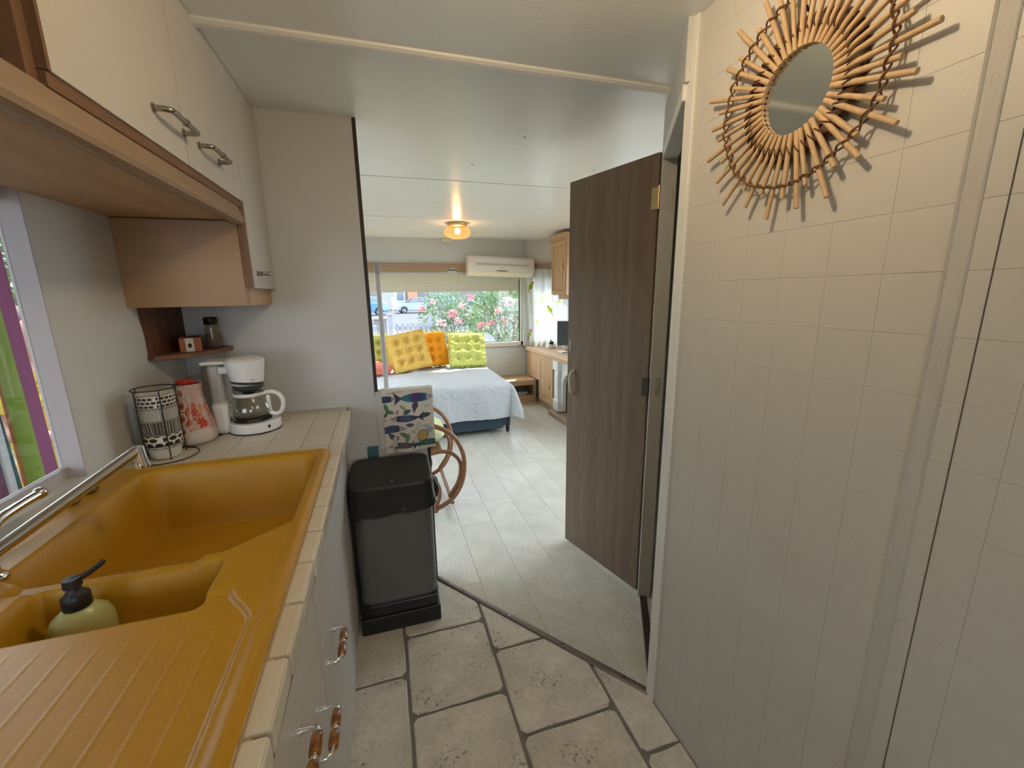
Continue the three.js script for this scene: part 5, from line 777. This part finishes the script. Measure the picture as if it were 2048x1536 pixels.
function car(label, x, z, L, Hh, col, roofCol, turn, grp) {
  const c = thing('parked_car', label, 'car', [x, GY - 0.02, z], turn, grp), W = 1.66, paint = phy({ color: col, roughness: 0.3, clearcoat: 0.6, metalness: 0.1 }), k = L / 3.95, h = Hh / 1.46;
  const P = (a) => a.map(([u, v]) => [u * k - L / 2, v * h]), glassM = phy({ color: rgb(0.07, 0.09, 0.11), roughness: 0.08 });
  const body = new THREE.Shape(P([[0.03, 0.32], [0.0, 0.52], [0.06, 0.68], [0.35, 0.82], [0.95, 0.93], [3.55, 0.99], [3.85, 0.93], [3.93, 0.7], [3.95, 0.42], [3.88, 0.27], [3.62, 0.24]]).map((p) => new THREE.Vector2(...p)));
  const arch = (cx) => { for (let i = 0; i <= 12; i++) { const a = i / 12 * PI; body.lineTo((cx + 0.34 * Math.cos(a)) * k - L / 2, (0.25 + 0.36 * Math.sin(a)) * h); } };
  arch(3.2); arch(0.72); body.lineTo(0.2 * k - L / 2, 0.25 * h);
  mesh('body', extrude(body, W, 0.06, 3, 6).translate(0, 0, -W / 2), paint, c);
  const cab = extrude(P([[1.0, 0.90], [1.55, 1.30], [1.85, 1.42], [2.4, 1.46], [3.0, 1.42], [3.4, 1.30], [3.82, 0.95]]), W - 0.16, 0.05, 3).translate(0, 0, -(W - 0.16) / 2);
  const pz = cab.attributes.position; for (let i = 0; i < pz.count; i++) { const y = pz.getY(i) / h; pz.setZ(i, pz.getZ(i) * (1 - 0.22 * sstep(0.9, 1.46, y))); } cab.computeVertexNormals();
  mesh('roof', cab, roofCol ? phy({ color: roofCol, roughness: 0.3, clearcoat: 0.5 }) : paint, c);
  for (const s of [-1, 1]) {
    const tilt = (g) => { const q = g.attributes.position; for (let i = 0; i < q.count; i++) { const y = q.getY(i) / h; q.setZ(i, s * ((W - 0.16) / 2 * (1 - 0.22 * sstep(0.9, 1.46, y)) + 0.004 + 0.006 * (q.getZ(i) > 0.006 ? 1 : 0))); } g.computeVertexNormals(); return g; };
    mesh('side_window', tilt(extrude(P([[1.18, 0.97], [1.62, 1.30], [1.95, 1.39], [2.12, 1.39], [2.12, 0.98]]), 0.012, 0.001, 1)), glassM, c);
    mesh('side_window', tilt(extrude(P([[2.30, 1.02], [2.22, 1.39], [2.9, 1.37], [3.25, 1.27], [3.42, 1.06]]), 0.012, 0.001, 1)), glassM, c);
    mesh('tail_lamp', BB(L / 2 - 0.16, L / 2 - 0.01, 0.72 * h, 0.88 * h, s * (W / 2 - 0.12) - 0.09, s * (W / 2 - 0.12) + 0.125, 0.03), std({ color: rgb(0.35, 0.02, 0.03), roughness: 0.3 }), c);
    mesh('head_lamp', BB(-L / 2 + 0.04, -L / 2 + 0.36, 0.66 * h, 0.78 * h, s * (W / 2 - 0.12) - 0.09, s * (W / 2 - 0.12) + 0.122, 0.03), M.chrome, c);
    mesh('mirror', B(0.10, 0.10, 0.16, 1.3 * k - L / 2, 1.0 * h, s * (W / 2 + 0.04), 0.03), paint, c);
    for (const wx of [0.72, 3.2]) { const wm = mesh('wheel', [new THREE.TorusGeometry(0.245, 0.075, 12, 32).scale(1, 1, 1.2).translate(wx * k - L / 2, 0.31, s * (W / 2 - 0.11))], M.blackMatte, c); const sp = []; for (let a = 0; a < 7; a++) sp.push(rod([wx * k - L / 2, 0.31, s * (W / 2 - 0.04)], [wx * k - L / 2 + 0.21 * Math.cos(a * 0.8976), 0.31 + 0.21 * Math.sin(a * 0.8976), s * (W / 2 - 0.05)], 0.022, 6)); mesh('rim', [...sp, new THREE.TorusGeometry(0.21, 0.018, 8, 28).translate(wx * k - L / 2, 0.31, s * (W / 2 - 0.05))], std({ color: rgb(0.35, 0.36, 0.38), metalness: 0.8, roughness: 0.35 }), wm); }
  }
  mesh('windscreen', [extrude(P([[3.42, 1.27], [3.80, 0.98], [3.83, 0.99], [3.45, 1.29]]), W - 0.42, 0.001, 1).translate(0, 0, -(W - 0.42) / 2), extrude(P([[1.02, 0.95], [1.52, 1.30], [1.49, 1.31], [0.99, 0.96]]), W - 0.40, 0.001, 1).translate(0, 0, -(W - 0.40) / 2)], glassM, c);
  return c;
}
const CARS = 'parked cars across the road';
car('white hatchback with dark roof parked across the road', 3.35, -43.5, 4.05, 1.52, rgb(0.21, 0.25, 0.33), rgb(0.035, 0.04, 0.05), 0.12, CARS);
car('bright blue estate car half hidden by the broom handle', -1.55, -40.5, 4.3, 1.66, rgb(0.035, 0.14, 0.33), null, 0.10, CARS);
car('silver blue car behind the white hatchback', 6.3, -49, 4.2, 1.9, rgb(0.10, 0.16, 0.26), null, 0.1, CARS);
car('dark blue van behind the oleander bushes', 12.0, -48, 4.6, 2.2, rgb(0.02, 0.07, 0.20), null, 0.15, CARS);
{
  const s = thing('sign_post', 'thin beige post with rounded sign seen edge-on by the kerb', 'sign', [0.6, GY, -22.5]); mesh('post', cyl(0.035, 0.035, 1.35, 0, 0.675, 0, 12), std({ color: rgb(0.24, 0.21, 0.17), roughness: 0.7 }), s); mesh('plate', B(0.14, 0.42, 0.3, 0.02, 1.42, 0, 0.06, 3), std({ color: rgb(0.28, 0.25, 0.19), roughness: 0.6 }), s);
}
// white picket fences
const fenceM = std({ color: rgb(0.20, 0.21, 0.245), roughness: 0.6 });
const picketGeo = (h) => extrude([[-0.037, 0], [0.037, 0], [0.037, h - 0.03], [0.02, h - 0.004], [0, h], [-0.02, h - 0.004], [-0.037, h - 0.03]], 0.02, 0.003, 1);
function fence(label, x0, x1, z, top, rails, posts, pitch) {
  const f = thing('picket_fence', label, 'fence', [0, GY, z]), pg = picketGeo(top - GY), post = (x, h) => mesh('post', [BB(x - 0.055, x + 0.055, 0, h, -0.055, 0.055, 0.008), BB(x - 0.068, x + 0.068, h, h + 0.03, -0.068, 0.068, 0.008)], fenceM, f);
  for (let x = x0; x < x1; x += pitch) { const m = mesh('picket', pg, fenceM, f); m.position.set(x, 0, 0.022); }
  for (const y of rails) mesh('rail', BB(x0 - 0.05, x1, y - 0.06, y + 0.06, -0.015, 0.018, 0.004), fenceM, f);
  for (const [x, h] of posts) post(x, h - GY); return f;
}
fence('white picket fence below the cushions, nearest the window', 0.36, 1.42, -11, 0.71, [0.92, 0.25], [[0.20, 0.90], [1.47, 0.72]], 0.129);
fence('white picket fence farther back beside the oleanders', 1.72, 4.6, -14.5, 0.63, [0.75, 0.2], [[1.56, 0.72]], 0.142);
{ const g = thing('gate_post', 'white fence post pair left of the broom handle', 'post', [-0.27, GY, -11]); mesh('post', [BB(-0.07, 0.07, 0, 1.16, -0.06, 0.06, 0.01)], fenceM, g); mesh('cap', [BB(-0.045, 0.045, 1.16, 1.24, -0.045, 0.045, 0.02)], fenceM, g); mesh('post', BB(0.02, 0.14, 0, 1.02, 0.02, 0.14, 0.01), fenceM, g); }
// oleander and other plants
const leafCol = [rgb(0.075, 0.145, 0.055), rgb(0.115, 0.20, 0.06), rgb(0.06, 0.115, 0.07), rgb(0.16, 0.235, 0.09)];
const leafMats = leafCol.map((c) => phy({ color: c, roughness: 0.55, transmission: 0.35, thickness: 0, side: THREE.DoubleSide }));
function leaves(n, place, len, wid) { // diamond blades bent once along their length
  const pos = []; for (let k = 0; k < n; k++) { const { p, d } = place(k), l = len * rr(0.6, 1.25), w = wid * rr(0.7, 1.2), D = new V3(...d).normalize(), S = new V3().crossVectors(D, new V3(rr(-1, 1), rr(-1, 1), rr(-1, 1))).normalize(), U = new V3().crossVectors(S, D), a = new V3(...p), m = a.clone().addScaledVector(D, l * 0.5).addScaledVector(U, l * 0.05), e = a.clone().addScaledVector(D, l).addScaledVector(U, -l * 0.08), s1 = m.clone().addScaledVector(S, w), s2 = m.clone().addScaledVector(S, -w); for (const t of [a, s1, m, s1, e, m, a, m, s2, s2, m, e]) pos.push(t.x, t.y, t.z); }
  const g = new THREE.BufferGeometry(); g.setAttribute('position', new THREE.Float32BufferAttribute(pos, 3)); g.computeVertexNormals(); g.setAttribute('uv', new THREE.Float32BufferAttribute(new Float32Array(pos.length / 3 * 2), 2)); return g;
}
const pinks = [rgb(0.62, 0.20, 0.24), rgb(0.70, 0.33, 0.33), rgb(0.55, 0.14, 0.16), rgb(0.68, 0.40, 0.40)].map((c) => phy({ color: c, roughness: 0.7, transmission: 0.3, thickness: 0, side: THREE.DoubleSide }));
function bush(name, label, x, z, rx, ry, rz, n, len, wid, mats, blooms = [], grp = 'oleander bushes') {
  const b = thing(name, label, 'bush', [x, GY, z], 0, grp), cy = ry;
  for (let k = 0; k < 9; k++) { const a = k * 0.7, r = 0.12 + 0.05 * (k % 3); mesh('stem', tube([[r * 0.4 * Math.cos(a), 0, r * 0.4 * Math.sin(a)], [r * 1.5 * Math.cos(a), ry * 0.7, r * 1.5 * Math.sin(a)], [rx * 0.6 * Math.cos(a), ry * 1.6, rz * 0.6 * Math.sin(a)]], 0.012, 12, 5), std({ color: rgb(0.16, 0.12, 0.08), roughness: 0.9 }), b); }
  mats.forEach((m, i) => mesh('foliage', leaves(Math.floor(n / mats.length), () => { const a = rr(0, 2 * PI), e = Math.acos(rr(-0.9, 1)), r = Math.cbrt(rr(0.12, 1)) * (1 + 0.25 * N(Math.cos(a) * 2, e * 2, i + x)), u = [Math.sin(e) * Math.cos(a), Math.cos(e), Math.sin(e) * Math.sin(a)]; return { p: [u[0] * rx * r, cy + u[1] * ry * r, u[2] * rz * r], d: [u[0] + rr(-0.7, 0.7), u[1] + rr(-0.4, 0.9), u[2] + rr(-0.7, 0.7)] }; }, len, wid), m, b));
  for (const [fx, fy, fz, s] of blooms) {
    const pet = []; for (let k = 0; k < 34; k++) { const c = [fx - x + rr(-s, s), fy - GY + rr(-s, s) * 0.9, fz - z + rr(-s, s)]; pet.push(leaves(5, (i) => ({ p: c, d: [Math.cos(i * 1.257 + k), 0.3, Math.sin(i * 1.257 + k)] }), s * 0.42, s * 0.16)); }
    mesh('blossom', pet, pinks[Math.floor(rnd() * 4)], b);
  }
  return b;
}
seed = 2024;
bush('oleander_bush', 'pink oleander bush closest to the window on the right', 2.22, -7.6, 0.72, 0.98, 0.5, 2600, 0.17, 0.013, [leafMats[0], leafMats[3], leafMats[1]], [[1.66, 0.86, -7.2, 0.07], [1.84, 0.89, -7.2, 0.055], [2.15, 1.25, -7.15, 0.09], [1.95, 1.11, -7.2, 0.06], [2.07, 0.92, -7.2, 0.06], [2.45, 1.36, -7.25, 0.06]]);
bush('oleander_bush', 'oleander bush with deep pink blossoms behind the lime cushion', 1.62, -9.2, 0.62, 0.78, 0.5, 2300, 0.15, 0.012, [leafMats[0], leafMats[2], leafMats[3]], [[1.17, 0.83, -8.75, 0.085], [1.42, 1.0, -8.8, 0.10], [1.52, 0.85, -8.75, 0.08], [1.75, 0.95, -8.75, 0.06], [1.85, 1.32, -8.9, 0.08], [1.62, 1.16, -8.75, 0.07]]);
bush('oleander_bush', 'tall oleander bush reaching above the window top', 3.15, -10.6, 0.95, 1.25, 0.6, 2800, 0.17, 0.013, [leafMats[0], leafMats[2], leafMats[1]], [[2.6, 1.55, -10.0, 0.09], [2.85, 1.4, -9.95, 0.08], [3.2, 1.25, -9.95, 0.08]]);
bush('leafy_shrub', 'yellow green leafy shrub behind the white fence', 2.25, -15.6, 0.95, 0.95, 0.7, 2600, 0.11, 0.022, [leafMats[1], leafMats[3], leafMats[0]], [[1.35, 0.92, -14.95, 0.12], [1.75, 1.15, -14.9, 0.09]], 'garden shrubs');
bush('leafy_shrub', 'blue green leafy shrub beside the tall oleander', 4.9, -15.8, 1.2, 1.15, 0.7, 2200, 0.13, 0.02, [leafMats[2], leafMats[0]], [], 'garden shrubs');
bush('lavender_shrub', 'low grey lavender tuft in front of the picket fence', 1.35, -10.3, 0.38, 0.42, 0.3, 900, 0.14, 0.006, [leafMats[2], phy({ color: rgb(0.11, 0.10, 0.20), roughness: 0.8, side: THREE.DoubleSide })], [], 'garden shrubs');
{ const p = thing('palm_plant', 'small fan palm growing between the two fences', 'plant', [1.22, GY, -13.6]); for (let k = 0; k < 22; k++) { const a = k * 2.4, e = 0.3 + 0.5 * (k % 5) / 5; mesh('frond', leaves(9, (i) => ({ p: [0.1 * Math.cos(a), 0.55, 0.1 * Math.sin(a)], d: [Math.cos(a + (i - 4) * 0.12) * (1 - e * 0.4), e + 0.15, Math.sin(a + (i - 4) * 0.12) * (1 - e * 0.4)] }), 0.42, 0.012), leafMats[k % 2 ? 3 : 0], p); } mesh('trunk', cyl(0.09, 0.07, 0.58, 0, 0.29, 0, 12), std({ color: rgb(0.14, 0.10, 0.07), roughness: 0.95 }), p); }
{ const d = thing('satellite_dish', 'pale grey round dish among the oleander leaves', 'dish', [1.66, 0.52, -6.95], 0.0); mesh('reflector', lathe([[0.001, 0], [0.06, 0.004], [0.12, 0.018], [0.168, 0.04], [0.172, 0.038], [0.122, 0.012], [0.06, -0.002]], 40).rotateX(PI / 2 - 0.2).translate(0, 0.05, 0), std({ color: rgb(0.28, 0.29, 0.32), roughness: 0.6 }), d); mesh('mast', cyl(0.02, 0.02, 0.9, 0, -0.42, -0.02, 12), std({ color: rgb(0.25, 0.25, 0.26), metalness: 0.6, roughness: 0.5 }), d); }
// ---------------------------------------------------------------- outside the kitchen window: door strips and a person
{
  const cols = { magenta: rgb(0.36, 0.02, 0.20), 'thin orange': rgb(0.55, 0.18, 0.05), lime: rgb(0.30, 0.42, 0.03), teal: rgb(0.0, 0.12, 0.16), white: rgb(0.6, 0.58, 0.55), orange: rgb(0.62, 0.26, 0.03), purple: rgb(0.17, 0.04, 0.12) };
  const zs = { magenta: [-1.477, 0.040], 'thin orange': [-1.451, 0.02], lime: [-1.421, 0.034], teal: [-1.385, 0.034], white: [-1.360, 0.016], orange: [-1.338, 0.028], purple: [-1.305, 0.03] };
  let i = 0; for (const [n, [z, w]] of Object.entries(zs)) {
    const k = i++, xx = -0.95 - 0.03 * (k % 2), g = new THREE.BoxGeometry(0.0012, 2.1, w, 1, 60, 6), p = g.attributes.position;
    for (let q = 0; q < p.count; q++) { const y = p.getY(q), t = (1.05 - y) / 2.1; p.setX(q, p.getX(q) + 0.012 * Math.sin(y * 3 + k) * t + 0.006 * Math.sin(p.getZ(q) / w * 3 + k)); p.setZ(q, p.getZ(q) + 0.010 * Math.sin(y * 2.1 + k * 2) * t); } g.computeVertexNormals();
    one('door_ribbon', `${n} plastic ribbon of the strip curtain outside the kitchen window`, 'ribbon', g, phy({ color: cols[n], roughness: 0.3, transmission: 0.25, thickness: 0, side: THREE.DoubleSide }), [xx, 0.98, z], -0.75 - 0.06 * (k % 3), 'coloured ribbons of the strip curtain');
  }
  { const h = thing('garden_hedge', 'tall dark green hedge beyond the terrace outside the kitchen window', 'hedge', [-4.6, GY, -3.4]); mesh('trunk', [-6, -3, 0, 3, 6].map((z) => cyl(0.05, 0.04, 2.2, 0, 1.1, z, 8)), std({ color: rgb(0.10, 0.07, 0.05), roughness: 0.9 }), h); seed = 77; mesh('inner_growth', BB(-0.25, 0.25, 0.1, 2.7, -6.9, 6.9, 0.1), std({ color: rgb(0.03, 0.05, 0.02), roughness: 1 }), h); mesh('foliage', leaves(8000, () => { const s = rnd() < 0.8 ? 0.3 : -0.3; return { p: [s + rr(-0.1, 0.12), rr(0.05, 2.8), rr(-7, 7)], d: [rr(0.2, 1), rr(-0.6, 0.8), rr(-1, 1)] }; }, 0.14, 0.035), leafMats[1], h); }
  { const a = thing('terrace_awning', 'beige terrace awning over the ground outside the kitchen window', 'awning', [0, 0, 0]); mesh('canopy', BB(-3.6, -0.80, 2.12, 2.15, -2.0, 1.7), std({ color: rgb(0.45, 0.40, 0.32), roughness: 0.9 }), a); for (const z of [-1.9, 1.6]) mesh('post', BB(-3.55, -3.47, GY, 2.12, z - 0.04, z + 0.04), M.white, a); }
  one('ribbon_rail', 'white rail that carries the coloured ribbons outside the kitchen window', 'rail', BB(-0.985, -0.935, 2.03, 2.06, -1.55, -1.22, 0.005), M.white);
}
{ // person in a yellow dress, standing outside and seen through the kitchen window
  const P0 = [-1.72, GY, -2.76], skinM = std({ color: rgb(0.48, 0.27, 0.19), roughness: 0.6 });
  const J = { pelvis: [0, 0.92, 0], belly: [0, 1.08, 0], chest: [0, 1.28, 0], neck: [0, 1.44, 0], head0: [0, 1.53, 0.01], head1: [0, 1.60, 0.015], hipL: [-0.09, 0.88, 0], hipR: [0.09, 0.88, 0], kneeL: [-0.10, 0.48, 0.02], kneeR: [0.10, 0.48, 0.02], ankL: [-0.10, 0.08, -0.02], ankR: [0.10, 0.08, -0.02], toeL: [-0.115, 0.035, 0.12], toeR: [0.115, 0.035, 0.12], shL: [-0.17, 1.38, 0], shR: [0.17, 1.38, 0], elL: [-0.24, 1.12, 0.02], elR: [0.24, 1.12, 0.03], wrL: [-0.10, 1.08, 0.20], wrR: [0.13, 1.09, 0.20] };
  const bones = [['pelvis', 'belly', 0.13, 0.115], ['belly', 'chest', 0.115, 0.13], ['chest', 'neck', 0.10, 0.05], ['neck', 'head0', 0.048, 0.05], ['head0', 'head1', 0.078, 0.088], ['shL', 'shR', 0.055, 0.055], ['hipL', 'kneeL', 0.082, 0.055], ['hipR', 'kneeR', 0.082, 0.055], ['kneeL', 'ankL', 0.054, 0.034], ['kneeR', 'ankR', 0.054, 0.034], ['ankL', 'toeL', 0.036, 0.026], ['ankR', 'toeR', 0.036, 0.026], ['shL', 'elL', 0.048, 0.038], ['shR', 'elR', 0.048, 0.038], ['elL', 'wrL', 0.037, 0.025], ['elR', 'wrR', 0.037, 0.025]];
  const segs = bones.map(([a, b, r0, r1]) => [new V3(...J[a]), new V3(...J[b]), r0, r1]);
  const cap = (p, [a, b, r0, r1]) => { const ab = b.clone().sub(a), t = clamp(p.clone().sub(a).dot(ab) / ab.lengthSq()); return p.distanceTo(a.clone().addScaledVector(ab, t)) - lerp(r0, r1, t); };
  const smin = (a, b, k) => { const h = clamp(0.5 + 0.5 * (b - a) / k); return lerp(b, a, h) - k * h * (1 - h); };
  function field(list, c, half, res, k) {
    const mc = new MarchingCubes(res, skinM, false, false, 120000); mc.isolation = 0; const p = new V3();
    for (let z = 0; z < res; z++) for (let y = 0; y < res; y++) for (let x = 0; x < res; x++) { p.set(c[0] + (x / res * 2 - 1) * half, c[1] + (y / res * 2 - 1) * half, c[2] + (z / res * 2 - 1) * half); let d = 9; for (const s of list) d = smin(d, cap(p, s), k); mc.field[x + y * res + z * res * res] = -d; }
    mc.update(); const n = mc.count, g = new THREE.BufferGeometry(), pos = mc.positionArray.slice(0, n * 3), nor = mc.normalArray.slice(0, n * 3);
    for (let i = 0; i < n; i++) for (let q = 0; q < 3; q++) pos[3 * i + q] = pos[3 * i + q] * half + c[q];
    g.setAttribute('position', new THREE.BufferAttribute(pos, 3)); g.setAttribute('normal', new THREE.BufferAttribute(nor, 3)); return g;
  }
  const geos = [field(segs, [0, 0.85, 0.02], 0.88, 84, 0.03)];
  for (const [w, s] of [['wrL', 1], ['wrR', -1]]) { // hands clasped at the waist
    const b = new V3(...J[w]), H2 = [[b.clone(), b.clone().add(new V3(0.03 * s, -0.005, 0.055)), 0.026, 0.028]], root = b.clone().add(new V3(0.035 * s, -0.005, 0.06));
    [[0.024, 0.034], [0.008, 0.040], [-0.008, 0.037], [-0.024, 0.030]].forEach(([dy, l]) => { const r = root.clone().add(new V3(0, dy, 0)), m = r.clone().add(new V3(0.028 * s, -0.004, 0.012)).add(new V3(l * 0.3 * s, 0, 0)); H2.push([r, m, 0.0095, 0.0088], [m, m.clone().add(new V3(l * 0.55 * s, -0.008, -0.016)), 0.0088, 0.0075]); });
    const th = b.clone().add(new V3(0.008 * s, 0.022, 0.03)); H2.push([th, th.clone().add(new V3(0.028 * s, 0.018, 0.012)), 0.0105, 0.009], [th.clone().add(new V3(0.028 * s, 0.018, 0.012)), th.clone().add(new V3(0.052 * s, 0.014, 0.008)), 0.009, 0.0078]);
    geos.push(field(H2, [b.x + 0.045 * s, b.y, b.z + 0.05], 0.11, 56, 0.006));
  }
  // face: nose, lips, ears
  geos.push(uvm(new THREE.SphereGeometry(0.013, 12, 10).scale(0.8, 1.3, 1.1).translate(0, 1.575, 0.103)), uvm(new THREE.SphereGeometry(0.012, 10, 8).scale(0.5, 1.5, 1).translate(0.086, 1.58, 0.01)), uvm(new THREE.SphereGeometry(0.012, 10, 8).scale(0.5, 1.5, 1).translate(-0.086, 1.58, 0.01)));
  const per = thing('person', 'person in a yellow dress standing outside the kitchen window', 'person', P0, 1.15);
  mesh('body', geos, skinM, per);
  mesh('dress', (() => { const n = 64, rows = 40, pos = [], idx = []; for (let j = 0; j <= rows; j++) { const t = j / rows, y = lerp(1.405, 0.30, t), rx = t < 0.12 ? lerp(0.15, 0.175, t / 0.12) : t < 0.42 ? lerp(0.175, 0.150, (t - 0.12) / 0.3) : lerp(0.150, 0.30, (t - 0.42) / 0.58), rz = t < 0.12 ? 0.115 : t < 0.42 ? lerp(0.145, 0.130, (t - 0.12) / 0.3) : lerp(0.135, 0.27, (t - 0.42) / 0.58); for (let i = 0; i <= n; i++) { const a = i / n * 2 * PI, f = 1 + 0.07 * Math.sin(a * 11) * sstep(0.4, 0.9, t); pos.push(rx * f * Math.cos(a), y, rz * f * Math.sin(a)); } } for (let j = 0; j < rows; j++) for (let i = 0; i < n; i++) { const a = j * (n + 1) + i; idx.push(a, a + 1, a + n + 1, a + 1, a + n + 2, a + n + 1); } const g = new THREE.BufferGeometry(); g.setAttribute('position', new THREE.Float32BufferAttribute(pos, 3)); g.setIndex(idx); g.computeVertexNormals(); return uvm(g); })(), std({ map: dataTex(128, 128, (u, v) => { const d = N(u * 26, v * 26, 2) > 0.28 ? 0.72 : 1; return [0.80 * d, 0.66 * d, 0.20 * d]; }, true, 0.4), roughness: 0.85, side: THREE.DoubleSide }), per);
  mesh('sleeve', [rod([-0.155, 1.395, 0], [-0.225, 1.22, 0.012], 0.07, 20, 0.06), rod([0.155, 1.395, 0], [0.225, 1.22, 0.018], 0.07, 20, 0.06)], std({ color: rgb(0.52, 0.38, 0.04), roughness: 0.85 }), per);
  mesh('hair', [new THREE.SphereGeometry(0.102, 28, 20).scale(0.98, 1.05, 1.0).translate(0, 1.615, -0.018), new THREE.SphereGeometry(0.085, 20, 14).scale(1.05, 1.5, 0.6).translate(0, 1.52, -0.06)], std({ color: rgb(0.06, 0.035, 0.02), roughness: 0.7 }), per);
  for (const s of [-1, 1]) mesh('eye', new THREE.SphereGeometry(0.011, 12, 10).translate(s * 0.033, 1.598, 0.092), M.black, per);
  mesh('mouth', new THREE.SphereGeometry(0.018, 12, 8).scale(1, 0.3, 0.4).translate(0, 1.542, 0.092), std({ color: rgb(0.35, 0.08, 0.07), roughness: 0.5 }), per);
}
renderer.render(scene, camera);
